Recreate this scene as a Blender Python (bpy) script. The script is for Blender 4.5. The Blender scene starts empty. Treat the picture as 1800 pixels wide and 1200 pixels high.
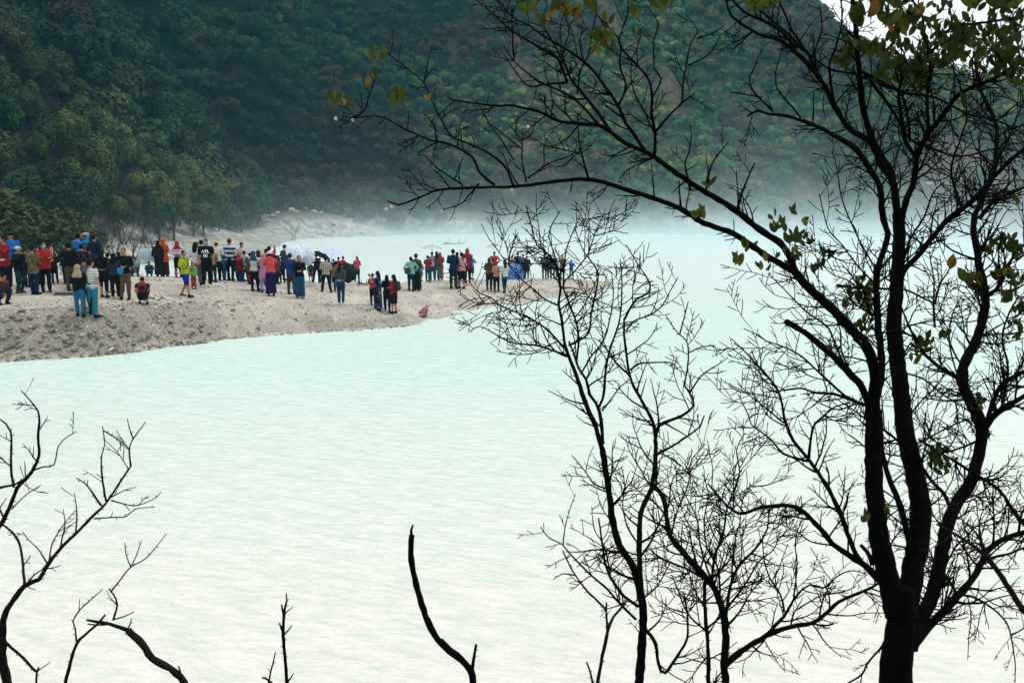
import bpy, bmesh, math, random
import numpy as np
from mathutils import Vector, Matrix, noise
from mathutils.bvhtree import BVHTree
SC = bpy.context.scene
COL = SC.collection
RNG = random.Random(7)
# ------------------------------------------------------------------ camera
F_PX = 1559.0
CAM = Vector((0.0, 0.0, 4.3))
PITCH = math.atan(235.0 / F_PX)
cd = bpy.data.cameras.new('camera')
cam = bpy.data.objects.new('camera', cd)
COL.objects.link(cam)
cam.location = CAM
cam.rotation_euler = (math.pi / 2 - PITCH, 0, 0)
cd.sensor_width = 36.0
cd.lens = 36.0 * F_PX / 1800.0
cd.clip_start = 0.05
cd.clip_end = 3000
SC.camera = cam
# ------------------------------------------------------------------ sky, sun, exposure
SUN_EL, SUN_AZ = math.radians(66), math.radians(62)
w = bpy.data.worlds.new('World'); SC.world = w; w.use_nodes = True
nt = w.node_tree; nt.nodes.clear()
out = nt.nodes.new('ShaderNodeOutputWorld'); bg = nt.nodes.new('ShaderNodeBackground')
sky = nt.nodes.new('ShaderNodeTexSky'); sky.sky_type = 'NISHITA'; sky.sun_disc = False
sky.sun_elevation = SUN_EL; sky.sun_rotation = SUN_AZ; sky.dust_density = 6; sky.air_density = 1.5
mix = nt.nodes.new('ShaderNodeMix'); mix.data_type = 'RGBA'
mix.inputs[0].default_value = 0.88
nt.links.new(sky.outputs[0], mix.inputs[6])
tc = nt.nodes.new('ShaderNodeTexCoord'); ns = nt.nodes.new('ShaderNodeTexNoise'); ns.inputs['Scale'].default_value = 2.2
ns.inputs['Detail'].default_value = 5
cr = nt.nodes.new('ShaderNodeValToRGB')
cr.color_ramp.elements[0].position = 0.3; cr.color_ramp.elements[0].color = (8.6, 9.0, 9.3, 1)
cr.color_ramp.elements[1].position = 0.7; cr.color_ramp.elements[1].color = (10.4, 10.5, 10.5, 1)
nt.links.new(tc.outputs['Generated'], ns.inputs['Vector']); nt.links.new(ns.outputs[0], cr.inputs[0])
nt.links.new(cr.outputs[0], mix.inputs[7])
nt.links.new(mix.outputs[2], bg.inputs[0]); bg.inputs[1].default_value = 0.092
nt.links.new(bg.outputs[0], out.inputs[0])
sl = bpy.data.lights.new('sun', 'SUN'); sun = bpy.data.objects.new('sun', sl); COL.objects.link(sun)
sl.energy = 1.3; sl.angle = math.radians(14); sl.color = (1.0, 0.97, 0.93)
sd_ = Vector((math.sin(SUN_AZ) * math.cos(SUN_EL), math.cos(SUN_AZ) * math.cos(SUN_EL), math.sin(SUN_EL)))
sun.rotation_euler = sd_.to_track_quat('Z', 'Y').to_euler()
sun.location = (0, 0, 60)
vs = SC.view_settings
SC.display_settings.display_device = 'sRGB'
vs.view_transform = 'Standard'; vs.look = 'None'; vs.gamma = 1.0; vs.use_curve_mapping = False
vs.exposure = 0.44
SC.render.engine = 'CYCLES'
SC.cycles.max_bounces = 6; SC.cycles.diffuse_bounces = 2; SC.cycles.glossy_bounces = 2
SC.cycles.transmission_bounces = 3; SC.cycles.transparent_max_bounces = 8; SC.cycles.volume_bounces = 1
SC.cycles.volume_step_rate = 1.0; SC.cycles.volume_max_steps = 96
SC.cycles.use_denoising = True
# ------------------------------------------------------------------ helpers
RIGHT = Vector((1, 0, 0))
FWD = Vector((0, math.cos(PITCH), -math.sin(PITCH)))
UP = Vector((0, math.sin(PITCH), math.cos(PITCH)))
def ray(px, py):
    return (RIGHT * ((px - 900) / F_PX) - UP * ((py - 600) / F_PX) + FWD)
def P(px, py, d):
    return CAM + ray(px, py) * d
def plane_pt(px, py, z=0.0):
    r = ray(px, py); t = (z - CAM.z) / r.z
    p = CAM + r * t
    return (p.x, p.y)
def pd(px, d):            # pixel column and ground distance
    return ((px - 900) / F_PX * d * 1.0, d)
def lin(c):
    if isinstance(c, str):
        c = c.lstrip('#'); c = [int(c[i:i + 2], 16) / 255 for i in (0, 2, 4)]
        c = [x / 12.92 if x <= 0.04045 else ((x + 0.055) / 1.055) ** 2.4 for x in c]
    return (c[0], c[1], c[2], 1.0)
def tag(o, label=None, cat=None, group=None, kind=None):
    if label: o['label'] = label
    if cat: o['category'] = cat
    if group: o['group'] = group
    if kind: o['kind'] = kind
    return o
def link(o, parent=None):
    COL.objects.link(o)
    if parent is not None: o.parent = parent
    return o
def empty(name, loc=(0, 0, 0), rz=0.0):
    o = bpy.data.objects.new(name, None); COL.objects.link(o)
    o.location = loc; o.rotation_euler = (0, 0, rz); o.empty_display_size = 0.2
    return o
def mesh_obj(name, verts, faces, mats, parent=None, smooth=True, midx=None):
    me = bpy.data.meshes.new(name)
    me.from_pydata([tuple(v) for v in verts], [], faces)
    if not isinstance(mats, (list, tuple)): mats = [mats]
    for m in mats: me.materials.append(m)
    if midx is not None: me.polygons.foreach_set('material_index', midx)
    if smooth: me.polygons.foreach_set('use_smooth', [True] * len(me.polygons))
    me.update()
    return link(bpy.data.objects.new(name, me), parent)
class Geo:
    def __init__(s): s.v = []; s.f = []; s.m = []
    def add(s, v, f, m=0):
        b = len(s.v); s.v += [Vector(x) for x in v]
        s.f += [tuple(i + b for i in q) for q in f]; s.m += [m] * len(f)
    def obj(s, name, mats, parent=None, smooth=True):
        return mesh_obj(name, s.v, s.f, mats, parent, smooth, s.m)
def frame(d):
    d = d.normalized()
    a = Vector((0, 0, 1)) if abs(d.z) < 0.9 else Vector((1, 0, 0))
    u = d.cross(a).normalized(); v = d.cross(u).normalized()
    return u, v
def tube(g, pts, rad, n=6, m=0, cap=True):
    k = len(pts); vs_ = []; fs = []
    u = None
    for i in range(k):
        d = (pts[min(i + 1, k - 1)] - pts[max(i - 1, 0)])
        if d.length < 1e-9: d = Vector((0, 0, 1))
        d.normalize()
        if u is None: u, v = frame(d)
        else:
            u = (u - d * u.dot(d))
            u = u.normalized() if u.length > 1e-6 else frame(d)[0]
            v = d.cross(u)
        for j in range(n):
            a = 2 * math.pi * j / n
            vs_.append(pts[i] + (u * math.cos(a) + v * math.sin(a)) * rad[i])
    for i in range(k - 1):
        for j in range(n):
            fs.append((i * n + j, i * n + (j + 1) % n, (i + 1) * n + (j + 1) % n, (i + 1) * n + j))
    if cap:
        fs.append(tuple(range(n))[::-1]); fs.append(tuple((k - 1) * n + j for j in range(n)))
    g.add(vs_, fs, m)
def ellipsoid(g, c, r, nu=12, nv=8, m=0, rot=None):
    vs_ = []; fs = []
    for i in range(nv + 1):
        t = math.pi * i / nv
        for j in range(nu):
            a = 2 * math.pi * j / nu
            p = Vector((r[0] * math.sin(t) * math.cos(a), r[1] * math.sin(t) * math.sin(a), r[2] * math.cos(t)))
            if rot is not None: p = rot @ p
            vs_.append(Vector(c) + p)
    for i in range(nv):
        for j in range(nu):
            a, b, c2, d = i * nu + j, i * nu + (j + 1) % nu, (i + 1) * nu + (j + 1) % nu, (i + 1) * nu + j
            if i == 0: fs.append((a, c2, d))
            elif i == nv - 1: fs.append((a, b, d))
            else: fs.append((a, b, c2, d))
    g.add(vs_, [f[::-1] for f in fs], m)
def rbox(g, c, s, m=0, rot=None, bev=0.25):
    # rounded box as superellipsoid rings
    nu, nv = 12, 6
    vs_ = []; fs = []
    def sp(x, e): return math.copysign(abs(x) ** e, x)
    for i in range(nv + 1):
        t = math.pi * i / nv - math.pi / 2
        for j in range(nu):
            a = 2 * math.pi * j / nu
            p = Vector((s[0] * sp(math.cos(t), bev) * sp(math.cos(a), bev), s[1] * sp(math.cos(t), bev) * sp(math.sin(a), bev), s[2] * sp(math.sin(t), bev)))
            if rot is not None: p = rot @ p
            vs_.append(Vector(c) + p)
    for i in range(nv):
        for j in range(nu):
            fs.append((i * nu + j, i * nu + (j + 1) % nu, (i + 1) * nu + (j + 1) % nu, (i + 1) * nu + j))
    fs.append(tuple(range(nu))[::-1]); fs.append(tuple(nv * nu + j for j in range(nu)))
    g.add(vs_, fs, m)
# ---- node material helper
class NM:
    def __init__(s, name):
        s.mat = bpy.data.materials.new(name); s.mat.use_nodes = True
        s.nt = s.mat.node_tree; s.nt.nodes.clear()
        s.out = s.nt.nodes.new('ShaderNodeOutputMaterial')
    def n(s, t, **kw):
        nd = s.nt.nodes.new(t)
        for k, v in kw.items():
            if k.startswith('i_'):
                key = k[2:]; key = int(key) if key.isdigit() else key.replace('_', ' ')
                nd.inputs[key].default_value = v
            else: setattr(nd, k, v)
        return nd
    def l(s, a, b): s.nt.links.new(a, b)
    def bsdf(s, rough=0.8, spec=0.3, col=None):
        b = s.n('ShaderNodeBsdfPrincipled'); b.inputs['Roughness'].default_value = rough
        b.inputs['Specular IOR Level'].default_value = spec
        if col is not None: b.inputs['Base Color'].default_value = col
        s.l(b.outputs[0], s.out.inputs['Surface']); s.b = b
        return b
    def noise(s, scale, detail=4, rough=0.55, vec=None, dist=0.0):
        t = s.n('ShaderNodeTexNoise'); t.inputs['Scale'].default_value = scale
        t.inputs['Detail'].default_value = detail; t.inputs['Roughness'].default_value = rough
        t.inputs['Distortion'].default_value = dist
        if vec is not None: s.l(vec, t.inputs['Vector'])
        return t
    def ramp(s, src, stops, interp='LINEAR'):
        r = s.n('ShaderNodeValToRGB'); r.color_ramp.interpolation = interp
        e = r.color_ramp.elements
        while len(e) < len(stops): e.new(0.5)
        for i, (p, c) in enumerate(stops):
            e[i].position = p; e[i].color = lin(c) if isinstance(c, str) else (c if len(c) == 4 else (*c, 1))
        s.l(src, r.inputs[0]); return r
    def mix(s, fac, a, b, mode='MIX'):
        m = s.n('ShaderNodeMix'); m.data_type = 'RGBA'; m.blend_type = mode
        for sock, v in ((m.inputs[0], fac), (m.inputs[6], a), (m.inputs[7], b)):
            if hasattr(v, 'is_output'): s.l(v, sock)
            else: sock.default_value = v
        return m.outputs[2]
    def math(s, op, a, b=0.0, c=0.0):
        m = s.n('ShaderNodeMath', operation=op)
        for sock, v in zip(m.inputs, (a, b, c)):
            if hasattr(v, 'is_output'): s.l(v, sock)
            else: sock.default_value = v
        return m.outputs[0]
    def bump(s, h, strength=0.5, dist=0.02, nrm=None):
        b = s.n('ShaderNodeBump'); b.inputs['Strength'].default_value = strength; b.inputs['Distance'].default_value = dist
        s.l(h, b.inputs['Height'])
        if nrm is not None: s.l(nrm, b.inputs['Normal'])
        s.l(b.outputs[0], s.b.inputs['Normal']); return b.outputs[0]
    def pos(s):
        return s.n('ShaderNodeNewGeometry').outputs['Position']
    def mapped(s, v, scale=(1, 1, 1), rot=(0, 0, 0)):
        m = s.n('ShaderNodeMapping'); m.inputs['Scale'].default_value = scale; m.inputs['Rotation'].default_value = rot
        s.l(v, m.inputs['Vector']); return m.outputs[0]
# ------------------------------------------------------------------ land shape
def seg_dist(X, Y, poly, closed=True):
    D = np.full(X.shape, 1e9)
    n = len(poly)
    for i in range(n if closed else n - 1):
        ax, ay = poly[i]; bx, by = poly[(i + 1) % n]
        dx, dy = bx - ax, by - ay
        L = dx * dx + dy * dy + 1e-12
        t = np.clip(((X - ax) * dx + (Y - ay) * dy) / L, 0, 1)
        D = np.minimum(D, np.hypot(X - ax - t * dx, Y - ay - t * dy))
    return D
def inside(X, Y, poly):
    c = np.zeros(X.shape, bool); n = len(poly)
    for i in range(n):
        ax, ay = poly[i]; bx, by = poly[(i + 1) % n]
        if ay == by: continue
        cond = ((ay > Y) != (by > Y)) & (X < (bx - ax) * (Y - ay) / (by - ay) + ax)
        c ^= cond
    return c
def sdf(X, Y, poly):
    d = seg_dist(X, Y, poly)
    return np.where(inside(X, Y, poly), d, -d)
front_px = [(-420, 660), (-150, 646), (0, 636), (60, 633), (150, 628), (205, 625), (235, 621), (265, 614), (300, 609), (340, 606), (375, 602), (400, 597), (430, 594), (500, 589), (560, 585),
            (640, 582), (690, 577), (730, 571), (760, 564), (795, 556), (835, 546), (880, 538), (940, 530), (1010, 521), (1070, 512), (1105, 504)]
SPIT = [plane_pt(*p) for p in front_px] + [pd(1120, 50.5), pd(1080, 52), pd(1000, 54), pd(930, 54), pd(870, 53.5), pd(740, 50), pd(650, 47.5), pd(600, 46.5), pd(450, 43),
        pd(320, 43.5), pd(270, 46), pd(245, 55), pd(232, 66), (-28, 74), (-30, 90), (-120, 90), (-120, 20)]
far_px = [(215, 470), (250, 453), (300, 450), (350, 451), (400, 452), (470, 446), (500, 430), (530, 421), (590, 417), (640, 416), (720, 413), (800, 412), (900, 413), (1060, 412),
          (1160, 411), (1250, 413), (1400, 415), (1500, 417), (1650, 420), (1800, 421), (2000, 424), (2400, 432)]
FARLAND = [plane_pt(*p) for p in far_px] + [(200, 75), (420, 70), (420, 420), (-420, 420), (-420, 62), (-60, 62)]
HILLBASE = [(-420, 50), (-75, 54), (-46, 62), pd(120, 66), pd(200, 76), pd(300, 84), pd(375, 98), pd(435, 124), pd(520, 142), pd(640, 147), pd(800, 149), pd(1000, 149), pd(1200, 150), pd(1500, 146),
            pd(1800, 140), pd(2200, 128), (190, 105), (420, 90)]
HILLPOLY = HILLBASE + [(420, 500), (-420, 500)]
EU = np.array([-1.2, -600 / F_PX, -450 / F_PX, -300 / F_PX, -160 / F_PX, -30 / F_PX, 100 / F_PX, 210 / F_PX])
EV = np.array([1.35, 1.32, 1.12, 0.74, 0.56, 0.34, 0.2, 0.05])
def vnoise(X, Y, s, seed=0.0, octv=4):
    f = np.vectorize(lambda a, b: noise.fractal((a * s + seed, b * s - seed * 1.7, seed), 0.8, 2.1, octv))
    return f(X, Y)
def smooth01(t):
    t = np.clip(t, 0, 1); return t * t * (3 - 2 * t)
def land(X, Y, fine=True):
    X = np.asarray(X, float); Y = np.asarray(Y, float)
    s = sdf(X, Y, SPIT)
    n1 = vnoise(X, Y, 0.35, 3.1, 3)
    u = X / np.maximum(Y, 1.0)
    E = np.interp(u, EU, EV)
    wv = np.interp(u, [-0.6, -0.35, -0.2, 0.1], [1.7, 2.3, 2.6, 3.4])
    s2 = s + 0.26 * n1 + 0.17 * vnoise(X, Y, 1.7, 9.0, 4)
    z = np.where(s2 > 0, E * (0.72 * smooth01(s2 / wv) + 0.28 * smooth01(s2 / (wv * 2.6))), s2 * 0.35)
    mux, muy = pd(95, 33.5)
    z = z + np.where(s2 > 0, 1, 0) * 0.40 * np.exp(-((X - mux) / 3.6) ** 2 - ((Y - muy) / 2.6) ** 2)
    mux, muy = pd(235, 27.3)
    z = z + np.where(s2 > 0, 1, 0) * np.clip(s2, 0, 1) * 0.46 * np.exp(-((X - mux) / 1.9) ** 2 - ((Y - muy) / 0.9) ** 2)
    if fine:
        bankw = np.exp(-((s2 - wv * 0.5) / (wv * 0.55)) ** 2)
        z = z + np.where(s2 > 0, 1, 0) * (0.035 * vnoise(X, Y, 0.9, 5.0, 4) + np.clip(E, 0, 1) * bankw * (0.34 * vnoise(X, Y, 0.8, 2.0, 4) + 0.17 * vnoise(X, Y, 2.6, 5.0, 4))) * np.clip(s2 * 2, 0, 1)
    s3 = sdf(X, Y, FARLAND)
    s3n = s3 + 1.2 * vnoise(X, Y, 0.09, 6.0, 3)
    z3 = np.where(s3n > 0, 1.1 * smooth01(s3n / 7.0) + 0.012 * np.clip(s3n, 0, 60), s3n * 0.12)
    mx, my = pd(505, 133)
    z3 = z3 + np.where(s3n > 0, 1, 0) * np.clip(s3n / 5, 0, 1) * (2.3 * np.exp(-((X - mx - 2) / 9.0) ** 2 - ((Y - my) / 9.0) ** 2) * (1 + 0.6 * vnoise(X, Y, 0.3, 1.0, 4)) + 0.5 * vnoise(X, Y, 0.45, 17.0, 3)
        + 1.6 * np.exp(-((X - pd(600, 130)[0]) / 4.0) ** 2 - ((Y - 131) / 7.0) ** 2)
        + 0.9 * np.exp(-((X - pd(330, 96)[0]) / 6.0) ** 2 - ((Y - 98) / 6.0) ** 2) + 0.25 * vnoise(X, Y, 0.5, 11.0, 3))
    z = np.maximum(z, z3)
    h = sdf(X, Y, HILLPOLY)
    hn = h + 5.0 * vnoise(X, Y, 0.035, 4.0, 3)
    hill = 0.92 * np.clip(hn, 0, None) + np.clip(hn / 14, 0, 1) * (6.0 * vnoise(X, Y, 0.03, 8.0, 4) + 1.2 * vnoise(X, Y, 0.16, 12.0, 3))
    cap = np.interp(X / np.maximum(Y, 1), [-1.5, 0.22, 0.31, 0.36, 0.43, 0.55, 0.62, 0.9], [160, 115, 52, 38, 30, 25, 25, 38])
    k = 6.0
    hill = -k * np.log(np.exp(-np.clip(hill, -20, 400) / k) + np.exp(-cap / k))
    z = np.where(h + 4 > 0, z + np.clip(hill, 0, None), z)
    return z
def land1(x, y): return float(land(np.array([x]), np.array([y]))[0])
def grid_mesh(name, xs, ys, zf, mat, skip=None):
    X, Y = np.meshgrid(xs, ys)
    Z = zf(X, Y)
    nx, ny = len(xs), len(ys)
    V = np.stack([X.ravel(), Y.ravel(), Z.ravel()], 1)
    idx = np.arange(nx * ny).reshape(ny, nx)
    q = np.stack([idx[:-1, :-1], idx[:-1, 1:], idx[1:, 1:], idx[1:, :-1]], -1).reshape(-1, 4)
    if skip is not None:
        cx = (X[:-1, :-1] + X[1:, 1:]).ravel() / 2; cy = (Y[:-1, :-1] + Y[1:, 1:]).ravel() / 2
        q = q[~skip(cx, cy)]
    o = mesh_obj(name, V.tolist(), q.tolist(), mat)
    return o, X, Y, Z
# ---- ground materials
def sand_material():
    m = NM('volcanic_sand'); m.bsdf(0.95, 0.15)
    p = m.pos()
    n1 = m.noise(0.55, 6, 0.6, p); n2 = m.noise(13.0, 8, 0.72, p); n3 = m.noise(40.0, 4, 0.7, p)
    top = m.ramp(n1.outputs[0], [(0.30, (0.33, 0.30, 0.25)), (0.5, (0.46, 0.42, 0.36)), (0.72, (0.57, 0.53, 0.465))])
    grit = m.ramp(n2.outputs[0], [(0.30, (0.62, 0.62, 0.62)), (0.5, (0.95, 0.95, 0.95)), (0.66, (1.15, 1.14, 1.12))])
    c1 = m.mix(1.0, top.outputs[0], grit.outputs[0], 'MULTIPLY')
    geo = m.n('ShaderNodeNewGeometry'); sx = m.n('ShaderNodeSeparateXYZ'); m.l(geo.outputs['True Normal'], sx.inputs[0])
    sp = m.n('ShaderNodeSeparateXYZ'); m.l(p, sp.inputs[0])
    sl_ = m.math('ADD', sx.outputs[2], m.math('MULTIPLY', n2.outputs[0], 0.16))
    n5 = m.noise(1.6, 6, 0.65, p); ba = m.n('ShaderNodeAttribute', attribute_name='rubble'); bankm = m.ramp(m.math('ADD', ba.outputs['Fac'], m.math('MULTIPLY', m.math('SUBTRACT', n5.outputs[0], 0.5), 2.0)), [(0.25, (0, 0, 0)), (0.75, (1, 1, 1))])
    bank = m.ramp(n2.outputs[0], [(0.28, (0.07, 0.064, 0.05)), (0.44, (0.23, 0.21, 0.172)), (0.56, (0.34, 0.315, 0.265)), (0.70, (0.46, 0.43, 0.38))])
    c2 = m.mix(bankm.outputs[0], c1, bank.outputs[0])
    wet = m.ramp(sp.outputs[2], [(0.01, (1, 1, 1)), (0.10, (0, 0, 0))])
    c3 = m.mix(m.math('MULTIPLY', wet.outputs[0], 0.55), c2, (0.36, 0.35, 0.30, 1))
    m.l(c3, m.b.inputs['Base Color'])
    h = m.math('ADD', m.math('MULTIPLY', n2.outputs[0], 1.0), m.math('MULTIPLY', n3.outputs[0], 0.35))
    m.bump(h, 0.75, 0.08)
    return m.mat
def hill_material():
    m = NM('hill_soil'); m.bsdf(0.95, 0.1)
    p = m.pos(); n1 = m.noise(0.05, 6, 0.6, p); n2 = m.noise(0.8, 6, 0.7, p)
    soil = m.ramp(n2.outputs[0], [(0.3, (0.003, 0.005, 0.004)), (0.5, (0.008, 0.010, 0.007)), (0.72, (0.03, 0.026, 0.016))])  # near black: shade in the gaps between crowns is put into this colour
    sp = m.n('ShaderNodeSeparateXYZ'); m.l(p, sp.inputs[0])
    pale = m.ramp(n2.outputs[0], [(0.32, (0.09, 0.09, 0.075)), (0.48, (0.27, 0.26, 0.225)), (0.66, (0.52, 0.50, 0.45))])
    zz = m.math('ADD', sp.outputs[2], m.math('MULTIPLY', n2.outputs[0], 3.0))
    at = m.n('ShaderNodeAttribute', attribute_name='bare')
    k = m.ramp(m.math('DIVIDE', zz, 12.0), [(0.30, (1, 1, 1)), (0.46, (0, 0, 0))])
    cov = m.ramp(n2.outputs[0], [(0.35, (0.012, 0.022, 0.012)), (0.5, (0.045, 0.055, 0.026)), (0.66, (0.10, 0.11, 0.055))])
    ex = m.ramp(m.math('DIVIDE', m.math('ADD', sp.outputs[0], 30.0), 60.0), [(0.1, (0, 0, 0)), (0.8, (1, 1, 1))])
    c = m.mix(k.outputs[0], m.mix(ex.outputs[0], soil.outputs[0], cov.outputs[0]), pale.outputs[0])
    tan = m.ramp(n2.outputs[0], [(0.35, (0.04, 0.036, 0.026)), (0.65, (0.15, 0.11, 0.075))])
    c = m.mix(at.outputs['Fac'], c, tan.outputs[0])
    m.l(c, m.b.inputs['Base Color']); m.bump(n2.outputs[0], 0.8, 0.6)
    return m.mat
def water_material():
    m = NM('milky_lake_water'); m.bsdf(0.30, 0.16)
    p = m.pos()
    sp = m.n('ShaderNodeSeparateXYZ'); m.l(p, sp.inputs[0])
    pr = m.mapped(p, (1, 1, 1), (0, 0, math.radians(24))); pr2 = m.mapped(p, (1, 1, 1), (0, 0, math.radians(15))); q1 = m.mapped(pr, (1.3, 4.2, 1))
    q2 = m.mapped(pr2, (3.4, 11.0, 1))
    q3 = m.mapped(p, (0.10, 0.22, 1))
    a = m.noise(1.0, 5, 0.6, q1, 0.4); b = m.noise(1.0, 4, 0.6, q2, 0.3); c = m.noise(1.0, 4, 0.5, q3)
    d = m.ramp(m.math('DIVIDE', m.math('ADD', sp.outputs[1], m.math('MULTIPLY', c.outputs[0], 5.0)), 60.0),
               [(0.16, (0.655, 0.645, 0.575)), (0.28, (0.60, 0.675, 0.605)), (0.44, (0.55, 0.70, 0.63)), (0.8, (0.575, 0.70, 0.64)), (1.0, (0.615, 0.71, 0.665))])
    tint = m.ramp(a.outputs[0], [(0.36, (0.92, 0.965, 0.95)), (0.62, (1.07, 1.035, 1.05))])
    crest_light = m.ramp(b.outputs[0], [(0.44, (0.965, 0.985, 0.98)), (0.64, (1.13, 1.07, 1.10))])  # bright ripple-crest highlights painted into the water colour
    col = m.mix(1.0, m.mix(1.0, d.outputs[0], tint.outputs[0], 'MULTIPLY'), crest_light.outputs[0], 'MULTIPLY')
    m.l(col, m.b.inputs['Base Color'])
    h = m.math('ADD', a.outputs[0], m.math('MULTIPLY', b.outputs[0], 0.4))
    m.bump(h, 0.7, 0.11)
    return m.mat
M_SAND, M_HILL, M_WATER = sand_material(), hill_material(), water_material()
BARE = [(1185, 175, 3.0), (915, 145, 2.2), (925, 262, 2.2), (905, 125, 1.8), (1640, 330, 5), (1700, 300, 6), (1760, 345, 7), (1680, 375, 5), (500, 20, 2), (1420, 340, 2), (1075, 40, 1.8), (640, 350, 2.0), (1130, 120, 1.8)]
def hit(px, py, lo=8.0, hi=330.0):
    r = ray(px, py); ts = np.arange(lo, hi, 0.25)
    zs = land(CAM.x + r.x * ts, CAM.y + r.y * ts, False) - (CAM.z + r.z * ts)
    i = np.argmax(zs > 0)
    if zs[i] <= 0: return None
    t = ts[i]; return (CAM.x + r.x * t, CAM.y + r.y * t)
fx = np.arange(-45, 14.01, 0.2); fy = np.arange(22, 62.01, 0.2)
spit, SX, SY, SZ = grid_mesh('sand_spit', fx, fy, land, M_SAND); tag(spit, kind='structure')
_s = sdf(SX, SY, SPIT); _u = SX / SY; _wv = np.interp(_u, [-0.6, -0.35, -0.2, 0.1], [2.9, 2.6, 1.5, 1.0])
_win = np.interp(_u * F_PX + 900, [-100, 340, 400, 480, 540, 700, 760], [1, 1, .25, .2, .75, .75, 0]) * (SY < 42)
_r = smooth01((_wv - _s) / 1.0 + 0.4) * _win * smooth01((_s - 0.05) / 0.25)
_a = spit.data.attributes.new('rubble', 'FLOAT', 'POINT'); _a.data.foreach_set('value', _r.ravel().astype(np.float32))
def ground(x, y):
    if fx[0] <= x < fx[-1] and fy[0] <= y < fy[-1]:
        i = (x - fx[0]) / 0.2; j = (y - fy[0]) / 0.2
        a, b = int(i), int(j); u, v = i - a, j - b
        return SZ[b, a] * (1 - u) * (1 - v) + SZ[b, a + 1] * u * (1 - v) + SZ[b + 1, a] * (1 - u) * v + SZ[b + 1, a + 1] * u * v
    return land1(x, y)
cx = np.arange(-175, 200.1, 2.0); cy = np.arange(22, 340.1, 2.0)
cskip = lambda x, y: (x > -45) & (x < 14) & (y < 62)
cx = np.array(sorted(set(np.round(np.concatenate([cx[cx < -46], np.arange(-45, 14.1, 1.0), cx[cx > 15]]), 3))))
cy = np.array(sorted(set(np.round(np.concatenate([np.arange(22, 61.9, 4.0), np.arange(62, 340.1, 2.0)]), 3))))
hillside, HX, HY, HZ = grid_mesh('hillside', cx, cy, land, M_HILL, cskip); tag(hillside, kind='structure')
bare_xy = [(hit(a, b), r) for a, b, r in BARE]
bare_xy = [(h_, r) for h_, r in bare_xy if h_]
bw = np.zeros(HX.size)
for (bx, by), r in bare_xy:
    bw = np.maximum(bw, np.exp(-(((HX.ravel() - bx) / r) ** 2 + ((HY.ravel() - by) / (r * 1.6)) ** 2)))
at = hillside.data.attributes.new('bare', 'FLOAT', 'POINT'); at.data.foreach_set('value', bw.astype(np.float32))
wo = mesh_obj('lake_water', [(-420, -6, 0), (420, -6, 0), (420, 200, 0), (-420, 200, 0)], [(0, 1, 2, 3)], M_WATER, smooth=False)
tag(wo, kind='structure')
# near bank under the camera, where the bare trees root
def bank_z(X, Y):
    return 2.55 - 0.43 * np.asarray(Y) + 0.10 * vnoise(X, Y, 0.7, 21.0, 4)
mb = NM('dark_bank_soil'); mb.bsdf(0.95, 0.1); nb_ = mb.noise(5, 8, 0.7, mb.pos())
mb.l(mb.ramp(nb_.outputs[0], [(0.3, (0.03, 0.022, 0.015)), (0.55, (0.09, 0.07, 0.05)), (0.75, (0.16, 0.15, 0.10))]).outputs[0], mb.b.inputs['Base Color']); mb.bump(nb_.outputs[0], 0.8, 0.1)
bank, *_ = grid_mesh('near_bank', np.arange(-25, 25.1, 0.4), np.arange(-16, 6.9, 0.3), bank_z, mb.mat); tag(bank, kind='structure')
# ------------------------------------------------------------------ rocks and pebbles on the spit
def rock_mat(name, a, b, c):
    m = NM(name); m.bsdf(0.9, 0.2); oi = m.n('ShaderNodeObjectInfo'); n1 = m.noise(6, 6, 0.7, m.pos())
    r = m.ramp(n1.outputs[0], [(0.3, a), (0.55, b), (0.75, c)])
    v = m.ramp(oi.outputs['Random'], [(0, (0.55, 0.56, 0.52)), (1, (1.15, 1.12, 1.06))])
    m.l(m.mix(1.0, r.outputs[0], v.outputs[0], 'MULTIPLY'), m.b.inputs['Base Color']); m.bump(n1.outputs[0], 0.6, 0.03)
    return m.mat
M_ROCK = rock_mat('grey_rock', (0.15, 0.145, 0.12), (0.31, 0.30, 0.25), (0.48, 0.46, 0.40))
def rock_mesh(seed, n=2):
    bm = bmesh.new(); bmesh.ops.create_icosphere(bm, subdivisions=1 if n == 1 else 2, radius=1)
    r = random.Random(seed)
    cuts = [(Vector((r.uniform(-1, 1), r.uniform(-1, 1), r.uniform(-1, 1))).normalized(), r.uniform(0.45, 0.8)) for _ in range(7)]
    for v in bm.verts:
        for d, k in cuts:
            e = v.co.dot(d) - k
            if e > 0: v.co -= d * e * 0.9
        v.co *= 1 + 0.12 * noise.noise(v.co * 2 + Vector((seed, 0, 0)))
    me = bpy.data.meshes.new('rock'); bm.to_mesh(me); bm.free(); me.materials.append(M_ROCK)
    return me
ROCKS = [rock_mesh(i, 1 if i % 2 else 2) for i in range(8)]
def place_rock(px, py, size, k=None):
    r = ray(px, py)
    t = CAM.z / -r.z
    for _ in range(400):
        p = CAM + r * t
        if ground(p.x, p.y) < p.z: break
        t -= 0.05
    if p.z < -0.01: return
    o = bpy.data.objects.new('rock', RNG.choice(ROCKS)); COL.objects.link(o); o.parent = spit
    s = size * t / F_PX / 2
    o.scale = (s * RNG.uniform(0.8, 1.3), s * RNG.uniform(0.8, 1.2), s * RNG.uniform(0.55, 0.95))
    o.location = (p.x, p.y, p.z + s * 0.15)
    o.rotation_euler = (RNG.uniform(-.4, .4), RNG.uniform(-.4, .4), RNG.uniform(0, 6.28))
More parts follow.
